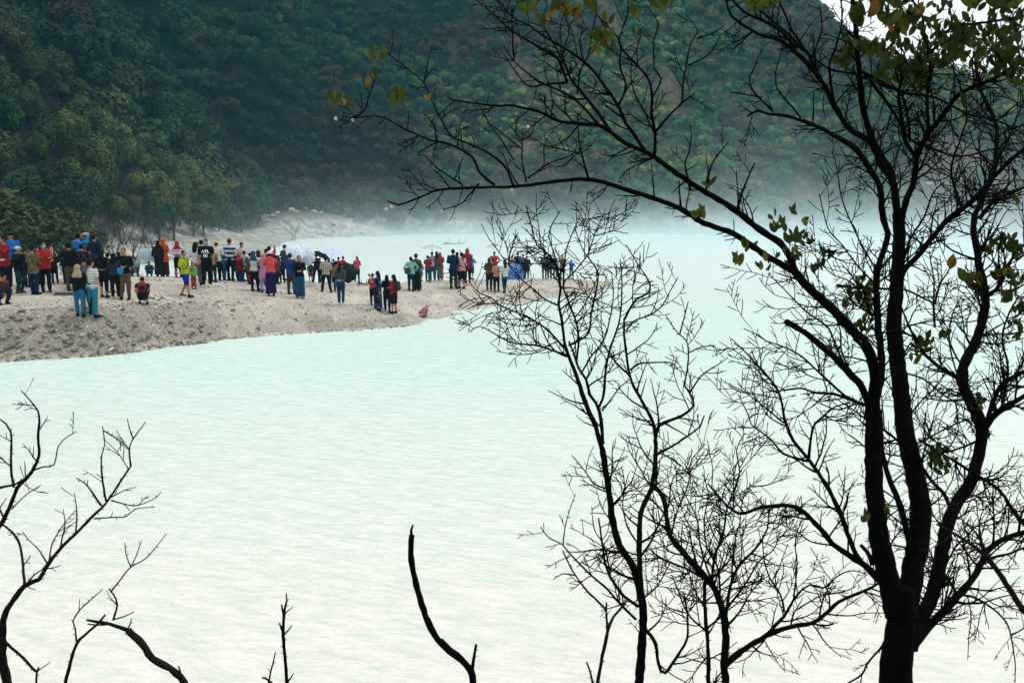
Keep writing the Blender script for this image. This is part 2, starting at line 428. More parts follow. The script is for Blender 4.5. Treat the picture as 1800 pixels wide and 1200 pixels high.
for (a, b, s) in [(42, 548, 19), (12, 545, 14), (22, 556, 16), (33, 562, 18), (8, 565, 18), (52, 560, 14), (16, 577, 15), (44, 580, 19), (30, 590, 13), (3, 592, 16), (62, 574, 14),
                  (100, 612, 18), (130, 614, 17), (82, 618, 14), (150, 606, 11), (175, 618, 11), (206, 608, 12), (115, 595, 12), (70, 600, 13), (55, 612, 12), (20, 608, 12),
                  (10, 625, 13), (40, 627, 12), (325, 570, 13), (300, 556, 10), (340, 585, 10), (262, 590, 11), (236, 600, 12), (285, 580, 11), (455, 577, 10), (437, 585, 9),
                  (520, 562, 10), (110, 565, 11), (135, 572, 10), (88, 556, 11), (90, 580, 13), (160, 585, 10), (190, 570, 9), (215, 583, 11), (240, 565, 9)]:
    place_rock(a, b, s)
for i_ in range(150):
    k_ = RNG.uniform(2, len(front_px) - 9); a0, a1 = front_px[int(k_)], front_px[int(k_) + 1]; f_ = k_ - int(k_)
    place_rock(a0[0] + (a1[0] - a0[0]) * f_, a0[1] + (a1[1] - a0[1]) * f_ - RNG.uniform(0.5, 7) * (1 if a0[0] < 380 else .5), RNG.uniform(4, 10) * (1 if a0[0] < 380 else .7))
for _ in range(70):
    a = RNG.uniform(-20, 370); place_rock(a, RNG.uniform(565, 628 - max(0, a - 150) * 0.13), RNG.uniform(7, 12))
# pebbles: one stuff mesh
def pebbles():
    V = []; Fc = []; r = random.Random(5)
    base = []
    for i in range(4):
        bm = bmesh.new(); bmesh.ops.create_icosphere(bm, subdivisions=1, radius=1)
        for v in bm.verts: v.co *= 1 + r.uniform(-.3, .25)
        base.append(([v.co.copy() for v in bm.verts], [[v.index for v in f.verts] for f in bm.faces])); bm.free()
    S = sdf(SX, SY, SPIT); ok = np.argwhere((S > 0.0) & (SZ > 0.02) & (SY < 58) & (SX > -26)).tolist()
    sd_list = S; n = 0
    while n < 7000:
        j, i = ok[r.randrange(len(ok))]
        s = S[j, i]; left = SX[j, i] / SY[j, i] < -0.3
        pr = 1.0 if s < 3.2 else 0.28
        if not left: pr *= 0.5 if s < 3 else 0.7
        if r.random() > pr: continue
        x = SX[j, i] + r.uniform(-.1, .1); y = SY[j, i] + r.uniform(-.1, .1)
        z = ground(x, y); k = r.uniform(0.015, 0.045) * (1.7 if (s < 2.6 and left and r.random() < .4) else 1)
        bv, bf = base[r.randrange(4)]; b0 = len(V); a = r.uniform(0, 6.28); ca, sa = math.cos(a), math.sin(a)
        for v in bv: V.append((x + (v.x * ca - v.y * sa) * k * 1.2, y + (v.x * sa + v.y * ca) * k, z + v.z * k * 0.7 + k * .2))
        Fc.extend([[q + b0 for q in f] for f in bf]); n += 1
    m = NM('pebble_stone'); m.bsdf(0.9, 0.2); nn = m.noise(2.3, 3, 0.6, m.pos())
    wn = m.n('ShaderNodeTexWhiteNoise'); sn = m.n('ShaderNodeVectorMath', operation='SNAP'); sn.inputs[1].default_value = (.12, .12, .12)
    m.l(m.pos(), sn.inputs[0]); m.l(sn.outputs[0], wn.inputs['Vector'])
    m.l(m.ramp(wn.outputs[0], [(0, (0.09, 0.085, 0.065)), (0.5, (0.28, 0.26, 0.22)), (1, (0.62, 0.60, 0.55))]).outputs[0], m.b.inputs['Base Color'])
    o = mesh_obj('pebbles', V, Fc, m.mat, spit, smooth=False); o['kind'] = 'stuff'
pebbles()
# ------------------------------------------------------------------ bare-branch growth
def bark(name, c0, c1, rough=0.6, spec=0.25):
    m = NM(name); m.bsdf(rough, spec)
    v = m.mapped(m.pos(), (22, 22, 7)); n1 = m.noise(2.0, 8, 0.7, v)
    m.l(m.ramp(n1.outputs[0], [(0.3, c0), (0.7, c1)]).outputs[0], m.b.inputs['Base Color']); m.bump(n1.outputs[0], 0.9, 0.01)
    return m.mat
M_BARK = bark('silhouette_black_bark', (0.0010, 0.0010, 0.0010), (0.0055, 0.0045, 0.004), 0.85, 0.04)  # backlit silhouette put into the bark colour, hence almost black
M_BARKG = bark('grey_weathered_bark', (0.003, 0.0025, 0.002), (0.020, 0.015, 0.013), 0.8, 0.10)
def catmull(pts, step):
    out_ = []
    n = len(pts)
    for i in range(n - 1):
        p0 = pts[max(i - 1, 0)]; p1 = pts[i]; p2 = pts[i + 1]; p3 = pts[min(i + 2, n - 1)]
        L = math.dist(p1[:2], p2[:2]); k = max(1, int(L / step))
        for j in range(k):
            t = j / k
            out_.append(tuple(0.5 * ((2 * b) + (-a + c) * t + (2 * a - 5 * b + 4 * c - d) * t * t + (-a + 3 * b - 3 * c + d) * t ** 3) for a, b, c, d in zip(p0, p1, p2, p3)))
    out_.append(tuple(pts[-1])); return out_
def twig(g, r, px, py, d, ang, length, w0, w1, lvl, depthslope, up=0.0, sides=4):
    # grows a crooked twig; positions are converted to 3D through its own depth
    n = max(3, int(length / 9)); pts = []; rad = []
    a = ang; x, y, dd = px, py, d
    kids = []
    curl = r.uniform(-0.06, 0.06)
    for i in range(n + 1):
        t = i / n
        pts.append(P(x, y, dd)); wpx = w0 + (w1 - w0) * t
        rad.append(max(0.35, wpx * (1 + r.uniform(-.12, .15)) * 0.5) * dd / F_PX)
        if lvl > 0 and 0.15 < t < 0.95 and r.random() < (0.56 if lvl > 1 else 0.42):
            kids.append((x, y, dd, a, wpx, 1 - t))
        a += curl + r.uniform(-0.20, 0.20); a += up * math.sin(-math.pi / 2 - a) * 0.10 if up else 0
        st = length / n; x += math.cos(a) * st; y += math.sin(a) * st; dd += depthslope * st * d / F_PX
    tube(g, pts, rad, sides)
    for (kx, ky, kd, ka, kw, rem) in kids:
        s = r.choice((-1, 1)); L = length * r.uniform(0.22, 0.55) * (0.5 + 0.6 * rem)
        if L < 7: continue
        twig(g, r, kx, ky, kd, ka + s * r.uniform(0.45, 1.0), L, max(1.5, kw * 0.66), 1.3, lvl - 1, r.uniform(-.7, .7), up)
TREES = {}
TW = {'A': 2.9, 'B': 2.5, 'C': 2.9, 'D': 1.5}
def build_tree(key, root, branches, depth, mat, seed, rootd=0.0):
    """branches: (name, w0, w1, twigs_per_100px, twig_len, [(px,py)...][, upbias])"""
    r = random.Random(seed); placed = []          # (px,py,depth,obj)
    for bi, br in enumerate(branches):
        nm, w0, w1, dens, tl, pts = br[:6]; up = br[6] if len(br) > 6 else 0.55
        g = Geo()
        def near(p):
            if not placed: return None
            q = min(placed, key=lambda s: (s[0] - p[0]) ** 2 + (s[1] - p[1]) ** 2)
            return q if math.dist(q[:2], p) < max(26, q[3]) else None
        L = sum(math.dist(pts[i], pts[i + 1]) for i in range(len(pts) - 1))
        a, b = near(pts[0]), near(pts[-1])
        d0 = a[2] if a else None; d1 = b[2] if b else None
        if d0 is None and d1 is None: d0 = depth; d1 = depth + r.uniform(-.1, .1)
        if d1 is None: d1 = d0 + r.uniform(-0.55, 0.75) * L * d0 / F_PX
        if d0 is None: d0 = d1 + r.uniform(-0.5, 0.5) * L * d1 / F_PX
        acc = 0; P4 = []
        for i, p in enumerate(pts):
            if i: acc += math.dist(pts[i - 1], p)
            t = acc / max(L, 1); P4.append((p[0], p[1], d0 + (d1 - d0) * t, (w0 + (w1 - w0) * t) * (.86 if w0 < 39 else 1)))
        cs = catmull(P4, 10 if w0 > 5 else 8)
        p3 = []; rad = []
        for i, (x, y, d, wd) in enumerate(cs):
            j = 0.0 if i in (0, len(cs) - 1) else 1
            jit = min(1.3, 0.25 + wd * 0.05)
            p3.append(P(x + r.uniform(-jit, jit) * j, y + r.uniform(-jit, jit) * j, d))
            rad.append(wd * 0.5 * d / F_PX * (1 + (r.uniform(-.10, .13) if wd < 18 else r.uniform(-.025, .035))))
            placed.append((x, y, d, wd))
        if nm == 'trunk' and bi == 0:            # carry the foot down into the bank
            q = p3[0].copy(); rr = rad[0]; gz = float(bank_z(np.array([q.x]), np.array([q.y]))[0]) - 0.15
            k = max(2, int((q.z - gz) / 0.12)); dn = []
            for i in range(k, 0, -1):
                t = i / k; dn.append((Vector((q.x + 0.05 * math.sin(t * 4 + seed), q.y, q.z + (gz - q.z) * t)), rr * (1 + 0.5 * t ** 2)))
            p3 = [a_[0] for a_ in dn] + p3; rad = [a_[1] for a_ in dn] + rad
        ns_ = 12 if w0 > 20 else 9 if w0 > 9 else 7 if w0 > 4 else 5
        tube(g, p3, rad, ns_)
        # buds and spurs
        for i in range(1, len(cs) - 1):
            if w0 < 12 and r.random() < 0.38:
                x, y, d, wd = cs[i]; an = math.atan2(cs[i + 1][1] - y, cs[i + 1][0] - x) + r.choice((-1, 1)) * r.uniform(.7, 1.4)
                tube(g, [P(x, y, d), P(x + math.cos(an) * (wd * .5 + 4), y + math.sin(an) * (wd * .5 + 4), d)], [max(.9, wd * .22) * d / F_PX, 0.5 * d / F_PX], 4)
        nt_ = int(L * dens * TW.get(key, 1.5) * (1.6 if pts[len(pts) // 2][0] > 1575 else 1.15) / 100 + r.random())
        for _ in range(nt_):
            i = int(len(cs) * (0.12 + 0.86 * r.random())); i = min(max(i, 1), len(cs) - 2)
            x, y, d, wd = cs[i]; base = math.atan2(cs[i + 1][1] - cs[i - 1][1], cs[i + 1][0] - cs[i - 1][0])
            an = base + r.choice((-1, 1)) * r.uniform(0.5, 1.25)
            ln = tl * r.uniform(0.4, 1.75)
            twig(g, r, x, y, d, an, ln, min(wd * 0.6, 1.9 + ln * 0.024), 1.35, 2 if ln > 30 else 1, r.uniform(-.9, .9), up)
        g.obj(nm, mat, root)
    return placed
# ------------------------------------------------------------------ the bare trees in front
def tree_root(name, px, py, d, label, cat='tree', group=None):
    p = P(px, py, d); z = float(bank_z(np.array([p.x]), np.array([p.y]))[0])
    e = empty(name, (p.x, p.y, z)); e['label'] = label; e['category'] = cat
    if group: e['group'] = group
    return e
def unoffset(root):
    for ch in list(root.children):
        ch.location = -root.location
T, B = 'trunk', 'branch'
rA = tree_root('bare_tree', 1576, 1230, 4.0, 'large black bare tree with forked thick trunk at the right edge')
A = [
 (T, 62, 40, 0, 0, [(1577, 1250), (1574, 1200), (1577, 1150), (1583, 1100), (1586, 1060), (1588, 1030)]),
 (T, 39.5, 24, 0.8, 60, [(1576, 1085), (1561, 1010), (1548, 960), (1541, 900), (1537, 850), (1535, 800), (1534, 740), (1533, 690)]),
 (T, 39.5, 20, 1.0, 60, [(1590, 1090), (1603, 1010), (1614, 950), (1619, 900), (1612, 850), (1600, 800), (1590, 750), (1585, 700), (1578, 640), (1572, 580), (1575, 520), (1578, 470), (1580, 420), (1578, 375)]),
 (T, 30, 22, 1.2, 60, [(1600, 1140), (1618, 1090), (1637, 1050), (1652, 990), (1663, 930), (1676, 895), (1692, 868), (1708, 845), (1720, 800), (1728, 758)]),
 (B, 18, 9, 1.6, 90, [(1608, 1130), (1632, 1100), (1655, 1078), (1690, 1040), (1716, 1008), (1736, 968), (1765, 947), (1812, 932)]),
 (B, 24, 17, 1.6, 60, [(1533, 700), (1540, 667), (1531, 627), (1510, 593), (1467, 547), (1423, 507), (1397, 478)]),
 (B, 15, 3.0, 1.0, 45, [(1397, 476), (1377, 433), (1333, 402), (1283, 363), (1225, 329), (1183, 300), (1142, 271), (1100, 252), (1070, 230), (1052, 220), (1020, 218), (980, 212), (950, 197), (900, 186), (870, 186), (830, 181), (800, 177), (786, 172)]),
 (B, 14, 3.0, 0.8, 45, [(1397, 478), (1370, 463), (1340, 445), (1290, 411), (1237, 392), (1196, 367), (1154, 350), (1100, 333), (1060, 320), (1019, 315), (962, 321), (902, 328), (827, 330), (771, 334), (737, 347), (700, 360), (681, 354)]),
 (B, 6, 2, 1.6, 30, [(869, 325), (842, 302), (831, 277), (794, 255), (756, 246), (707, 225), (677, 208), (655, 204), (617, 208), (602, 204)]),
 (B, 4, 2, 0.4, 24, [(617, 208), (640, 196), (650, 165), (660, 140)]),
 (B, 5, 2, 1.2, 30, [(902, 325), (887, 292), (857, 268), (820, 251), (794, 240), (775, 210), (760, 180), (745, 146), (715, 120), (681, 94)]),
 (B, 3, 1.5, 0.6, 20, [(745, 146), (752, 110), (760, 80)]),
 (B, 3, 1.5, 0.8, 20, [(805, 258), (808, 222), (818, 205)]),
 (B, 3.5, 1.6, 0.6, 20, [(767, 248), (763, 222), (742, 196)]),
 (B, 5, 2, 1.2, 30, [(1034, 313), (1022, 270), (1017, 240), (1015, 202)]),
 (B, 4, 2, 1.0, 30, [(925, 320), (917, 277), (917, 247), (895, 221)]),
 (B, 3.5, 2, 0.6, 20, [(917, 247), (935, 235), (941, 212)]),
 (B, 4, 2, 0.6, 30, [(929, 313), (962, 289), (985, 280), (1019, 270)]),
 (B, 3, 1.5, 0.6, 20, [(957, 289), (957, 255), (974, 227)]),
 (B, 3.5, 1.6, 0.6, 20, [(1019, 270), (985, 262), (962, 257), (940, 245), (912, 233)]),
 (B, 3, 1.5, 0.6, 20, [(1008, 275), (990, 292), (960, 291)]),
 (B, 4, 1.6, 0.8, 30, [(842, 322), (812, 357), (790, 365), (775, 371)]),
 (B, 4, 1.6, 0.6, 24, [(812, 324), (775, 300), (745, 272)]),
 (B, 4, 1.8, 0, 20, [(1150, 350), (1148, 320), (1145, 286)]),
 (B, 3.5, 1.6, 0.6, 24, [(903, 281), (880, 245), (858, 215), (838, 177)]),
 (B, 3, 1.6, 0.6, 24, [(917, 262), (890, 240), (862, 218)]),
 (B, 8, 2.5, 1.6, 45, [(1135, 268), (1117, 240), (1100, 217), (1087, 187), (1060, 147), (1040, 122), (1015, 100), (987, 82), (960, 67), (930, 45), (900, 30), (872, -4)]),
 (B, 8, 3, 1.6, 45, [(1072, 230), (1052, 200), (1025, 165), (1005, 142), (992, 112), (972, 75), (950, 37), (934, -4)]),
 (B, 6, 2, 1.2, 40, [(1050, 217), (1017, 180), (985, 160), (955, 147), (925, 127), (902, 107), (886, 82)]),
 (B, 6, 2.5, 1.2, 40, [(997, 146), (980, 102), (950, 85), (925, 70), (900, 55), (867, 25), (832, -4)]),
 (B, 4, 2, 0.6, 30, [(904, 107), (901, 70), (899, 15)]),
 (B, 5, 2, 0.6, 30, [(997, 145), (960, 148), (925, 149), (886, 96)]),
 (B, 7, 2.5, 1.2, 35, [(1150, 275), (1152, 237), (1145, 200), (1146, 175), (1141, 142), (1122, 117), (1092, 85), (1090, 65), (1104, 22), (1102, -4)]),
 (B, 4, 2, 0.8, 30, [(1146, 173), (1162, 140), (1150, 120), (1150, 70), (1157, 42), (1137, 10)]),
 (B, 6, 2.5, 0.8, 30, [(1152, 232), (1175, 205), (1200, 180), (1222, 164)]),
 (B, 5, 2, 1.0, 30, [(1199, 181), (1200, 155), (1205, 120), (1215, 75), (1227, 55), (1207, 27)]),
 (B, 4, 2, 0.4, 20, [(1210, 115), (1247, 95), (1267, 61)]),
 (B, 4, 2, 0.4, 20, [(1225, 68), (1250, 60), (1272, 46)]),
 (B, 4, 2, 1.0, 30, [(1150, 235), (1132, 195), (1112, 155), (1110, 110), (1120, 85), (1130, 50)]),
 (B, 5, 2, 1.2, 30, [(1087, 187), (1100, 150), (1090, 118), (1090, 75), (1072, 50), (1045, 20), (1040, -4)]),
 (B, 4, 2, 1.2, 30, [(1015, 165), (1020, 125), (1035, 95), (1040, 60), (1048, 25)]),
 (B, 4, 2, 1.0, 30, [(985, 130), (990, 90), (1000, 55), (990, 20), (985, -4)]),
 (B, 3.5, 2, 0.8, 30, [(930, 45), (927, 20), (925, -4)]),
 (B, 5, 2, 0.8, 30, [(1214, 336), (1206, 300), (1204, 287), (1214, 255), (1214, 221)]),
 (B, 5, 2.2, 0.4, 30, [(1241, 335), (1250, 292), (1265, 268), (1281, 250)]),
 (B, 6, 3, 0.4, 30, [(1296, 367), (1308, 329), (1318, 305), (1327, 287)]),
 (B, 5, 2, 0, 20, [(1197, 366), (1194, 330), (1194, 316)]),
 (B, 14, 11, 2.0, 55, [(1534, 720), (1550, 660), (1547, 600), (1543, 560), (1540, 500), (1543, 470), (1553, 440), (1561, 410), (1552, 385), (1546, 330), (1525, 290), (1505, 262), (1487, 250)]),
 (B, 10, 4, 1.0, 40, [(1487, 250), (1460, 235), (1433, 221), (1383, 204), (1350, 200), (1333, 194), (1314, 204)]),
 (B, 4.5, 2, 0.5, 30, [(1408, 208), (1387, 182), (1367, 158), (1363, 130), (1367, 112), (1375, 83)]),
 (B, 4.5, 2, 0.5, 30, [(1358, 195), (1340, 178), (1329, 167), (1317, 144), (1325, 120), (1340, 87)]),
 (B, 4, 2.6, 0, 30, [(1340, 172), (1310, 166), (1283, 162)]),
 (B, 4, 2, 0.2, 20, [(1429, 216), (1430, 190), (1431, 160)]),
 (B, 15, 9, 1.2, 50, [(1578, 400), (1571, 325), (1550, 292), (1529, 250), (1492, 225), (1467, 187), (1446, 146), (1412, 104)]),
 (B, 9, 4, 1.4, 45, [(1412, 104), (1371, 71), (1333, 60), (1287, 29), (1275, -4)]),
 (B, 7, 4, 1.4, 45, [(1400, 85), (1367, 50), (1330, 32), (1308, 21), (1283, -4)]),
 (B, 7, 3, 1.0, 40, [(1440, 135), (1420, 95), (1392, 54), (1380, 25), (1366, -4)]),
 (B, 6, 3, 1.0, 40, [(1412, 90), (1385, 60), (1350, 30), (1305, -4)]),
 (B, 6, 3, 1.0, 50, [(1600, 250), (1587, 170), (1550, 150), (1500, 130), (1455, 120), (1400, 75), (1370, 45)]),
 (B, 6, 3, 1.2, 45, [(1467, 187), (1458, 120), (1470, 80), (1480, 40), (1478, -4)]),
 (B, 5, 2.5, 1.0, 45, [(1440, 140), (1432, 95), (1445, 50), (1440, 10)]),
 (B, 15, 9, 1.6, 50, [(1578, 378), (1568, 310), (1556, 285), (1542, 262), (1522, 212), (1515, 175), (1510, 125), (1505, 62), (1502, 25), (1498, -4)]),
 (B, 13, 7, 2.2, 55, [(1585, 385), (1592, 355), (1607, 317), (1612, 275), (1625, 245), (1650, 212), (1682, 170), (1712, 152), (1750, 137), (1808, 98)]),
 (B, 9, 4, 2.2, 50, [(1610, 275), (1592, 250), (1585, 212), (1580, 162), (1592, 130), (1625, 102), (1640, 90), (1655, 67), (1675, 47), (1712, 42), (1750, 37), (1806, 28)]),
 (B, 8, 4, 2.0, 50, [(1625, 245), (1631, 225), (1630, 175), (1635, 112), (1625, 62), (1620, 25), (1600, -4)]),
 (B, 6, 3, 2.0, 50, [(1513, 125), (1562, 150), (1600, 165), (1645, 172), (1700, 200), (1760, 215), (1806, 240)]),
 (B, 7, 3, 1.5, 50, [(1520, 130), (1555, 175), (1575, 205), (1600, 245), (1640, 262), (1690, 275), (1750, 262), (1806, 268)]),
 (B, 12, 8, 2.4, 50, [(1583, 500), (1588, 475), (1607, 457), (1625, 435), (1645, 410), (1670, 382), (1700, 360), (1725, 337), (1750, 308), (1770, 287), (1808, 255)]),
 (B, 5, 3.5, 0, 30, [(1634, 430), (1646, 425), (1656, 421)]),
 (B, 4, 2, 2.0, 45, [(1655, 400), (1690, 372), (1725, 340), (1700, 330), (1670, 310), (1640, 298), (1618, 280)]),
 (B, 24, 13, 2.2, 60, [(1728, 760), (1722, 735), (1710, 715), (1697, 690), (1690, 665), (1693, 645), (1705, 620), (1718, 590), (1727, 560), (1732, 525), (1722, 470), (1717, 440), (1711, 405)]),
 (B, 12, 6, 2.4, 55, [(1711, 405), (1715, 375), (1725, 355), (1733, 335), (1746, 305), (1750, 275), (1752, 225), (1737, 187), (1722, 155), (1715, 110)]),
 (B, 10, 3, 2.0, 55, [(1690, 668), (1665, 653), (1645, 640), (1625, 622), (1612, 600), (1597, 572), (1585, 540)]),
 (B, 8, 5, 2.0, 50, [(1722, 385), (1735, 365), (1752, 350), (1775, 340), (1808, 326)]),
 (B, 9, 5, 2.4, 55, [(1733, 520), (1750, 510), (1760, 495), (1770, 470), (1790, 440), (1808, 425)]),
 (B, 13, 9, 2.4, 60, [(1730, 755), (1742, 735), (1762, 718), (1785, 705), (1812, 690)]),
 (B, 10, 7, 2.4, 60, [(1735, 740), (1748, 700), (1757, 680), (1775, 665), (1812, 647)]),
 (B, 11, 16, 0.4, 40, [(1382, 565), (1410, 582), (1445, 608), (1470, 632), (1495, 657), (1515, 680), (1530, 715)]),
 (B, 8, 2.5, 1.6, 60, [(1530, 715), (1495, 702), (1465, 692), (1432, 690), (1410, 682), (1380, 685), (1345, 689)]),
 (B, 5.5, 2, 1.8, 60, [(1500, 703), (1485, 695), (1457, 670), (1432, 647), (1410, 627), (1385, 612), (1347, 599), (1325, 585), (1307, 577)]),
 (B, 5, 2, 1.6, 60, [(1490, 655), (1470, 610), (1455, 575), (1420, 550), (1390, 520), (1350, 480)]),
 (B, 4.5, 2, 1.8, 60, [(1500, 665), (1480, 620), (1478, 590), (1470, 560), (1440, 530), (1400, 515)]),
 (B, 15, 3.5, 1.4, 60, [(1545, 1020), (1533, 1005), (1521, 993), (1492, 975), (1463, 955), (1450, 938), (1433, 920), (1410, 897), (1387, 888), (1340, 891), (1299, 902), (1270, 879), (1245, 850)]),
 (B, 11, 6, 1.4, 60, [(1521, 993), (1504, 972), (1489, 935), (1474, 894), (1451, 850), (1425, 812), (1395, 775), (1380, 740)]),
 (B, 6, 2, 1.6, 60, [(1380, 742), (1370, 692), (1352, 665), (1325, 635), (1305, 613), (1285, 595)]),
 (B, 5.5, 2, 1.6, 60, [(1420, 810), (1377, 797), (1355, 772), (1320, 745), (1315, 728), (1297, 692)]),
 (B, 6, 3, 1.4, 55, [(1422, 805), (1425, 775), (1432, 745), (1450, 730), (1467, 715), (1495, 707)]),
 (B, 4, 1.8, 1.6, 55, [(1377, 742), (1350, 720), (1325, 700), (1302, 685), (1270, 670)]),
 (B, 4, 1.8, 1.0, 40, [(1460, 958), (1425, 951), (1398, 932), (1366, 920), (1330, 915)]),
 (B, 12, 7, 0, 30, [(1535, 992), (1524, 970), (1513, 957)]),
 (B, 5, 3, 0.6, 40, [(1560, 1124), (1545, 1142), (1527, 1162), (1515, 1185), (1490, 1200), (1470, 1215)]),
 (B, 5, 1.8, 0.8, 50, [(1692, 1045), (1716, 1051), (1745, 1069), (1768, 1092), (1777, 1118), (1784, 1162), (1784, 1200)], -0.3),
 (B, 4, 2, 0.8, 40, [(1778, 1115), (1790, 1110), (1808, 1098)]),
 (B, 3, 1.5, 0.6, 30, [(1701, 1048), (1707, 1083), (1703, 1120), (1701, 1159)], -0.5),
 (B, 14, 9, 0.8, 50, [(1602, 985), (1599, 961), (1590, 917), (1579, 879), (1567, 850), (1557, 822), (1549, 780), (1547, 720)]),
 (B, 9, 5, 1.4, 50, [(1672, 905), (1669, 890), (1659, 867), (1642, 850), (1620, 820), (1600, 795), (1575, 772), (1548, 750)]),
 (B, 4, 2.5, 1.2, 50, [(1500, 598), (1540, 588), (1583, 577), (1643, 562), (1690, 567), (1732, 560)]),
 (B, 5, 4, 1.4, 50, [(1470, 501), (1500, 506), (1537, 507), (1575, 508), (1600, 512), (1620, 522), (1640, 532)]),
 (B, 5, 2, 1.6, 50, [(1643, 575), (1641, 532), (1642, 495), (1637, 465), (1633, 440)]),
 (B, 4, 2, 1.6, 50, [(1643, 535), (1652, 500), (1665, 480), (1680, 455), (1712, 457)]),
 (B, 4, 3, 1.8, 55, [(1598, 786), (1640, 765), (1675, 747), (1707, 735), (1726, 738)]),
 (B, 4, 3, 1.8, 55, [(1590, 655), (1625, 667), (1655, 692), (1687, 712), (1718, 732)]),
 (B, 4, 2.5, 1.8, 55, [(1596, 735), (1617, 707), (1645, 680), (1662, 655)]),
 (B, 5, 8, 1.8, 55, [(1615, 772), (1655, 797), (1687, 815), (1712, 832), (1742, 850), (1762, 867), (1777, 891), (1808, 930)]),
 (B, 5, 2.5, 2.0, 55, [(1728, 770), (1680, 790), (1640, 800), (1612, 820)]),
 (B, 5, 2.5, 2.0, 50, [(1640, 1060), (1660, 1000), (1680, 960), (1697, 945), (1715, 925), (1740, 912), (1775, 885)]),
 (B, 4, 2, 2.0, 50, [(1626, 1095), (1660, 1020), (1675, 985), (1700, 960)]),
 (B, 4, 2.5, 2.0, 55, [(1690, 680), (1670, 610), (1672, 560), (1690, 520)]),
 (B, 6, 3, 2.2, 60, [(1760, 722), (1772, 650), (1762, 600), (1770, 560), (1790, 520)]),
 (B, 5, 3, 2.2, 60, [(1745, 300), (1775, 240), (1790, 200), (1808, 170)]),
 (B, 5, 3, 2.2, 60, [(1690, 365), (1672, 300), (1690, 240), (1700, 200), (1690, 160)]),
 (B, 5, 3, 2.2, 60, [(1590, 455), (1600, 420), (1625, 380), (1640, 340), (1660, 320)]),
 (B, 4, 2, 2.0, 60, [(1545, 480), (1520, 440), (1500, 400), (1480, 350), (1470, 290), (1462, 265)]),
 (B, 4, 2, 2.0, 60, [(1540, 500), (1510, 470), (1480, 430), (1455, 400), (1440, 340)]),
 (B, 4, 2, 1.8, 60, [(1535, 560), (1500, 500), (1460, 480), (1425, 440)]),
]
plA = build_tree('A', rA, A, 4.0, M_BARK, 11)
rN = tree_root('bare_branch', 1830, 1200, 3.3, 'grey weathered bare branch rising diagonally in front of the large right tree', 'branch')
build_tree('N', rN, [(T, 15, 14, 0, 0, [(1840, 1230), (1836, 1150), (1822, 1100), (1800, 1072)]),
  (B, 14, 4, 0.7, 60, [(1800, 1072), (1783, 1048), (1762, 1016), (1742, 987), (1722, 968), (1687, 943), (1665, 930), (1646, 921)]),
  (B, 8, 3, 0.8, 50, [(1745, 990), (1732, 965), (1715, 935), (1695, 917)])], 3.3, M_BARKG, 5)
rB = tree_root('bare_tree', 1124, 1230, 5.0, 'tall slim bare tree leaning left over the lake in the middle')
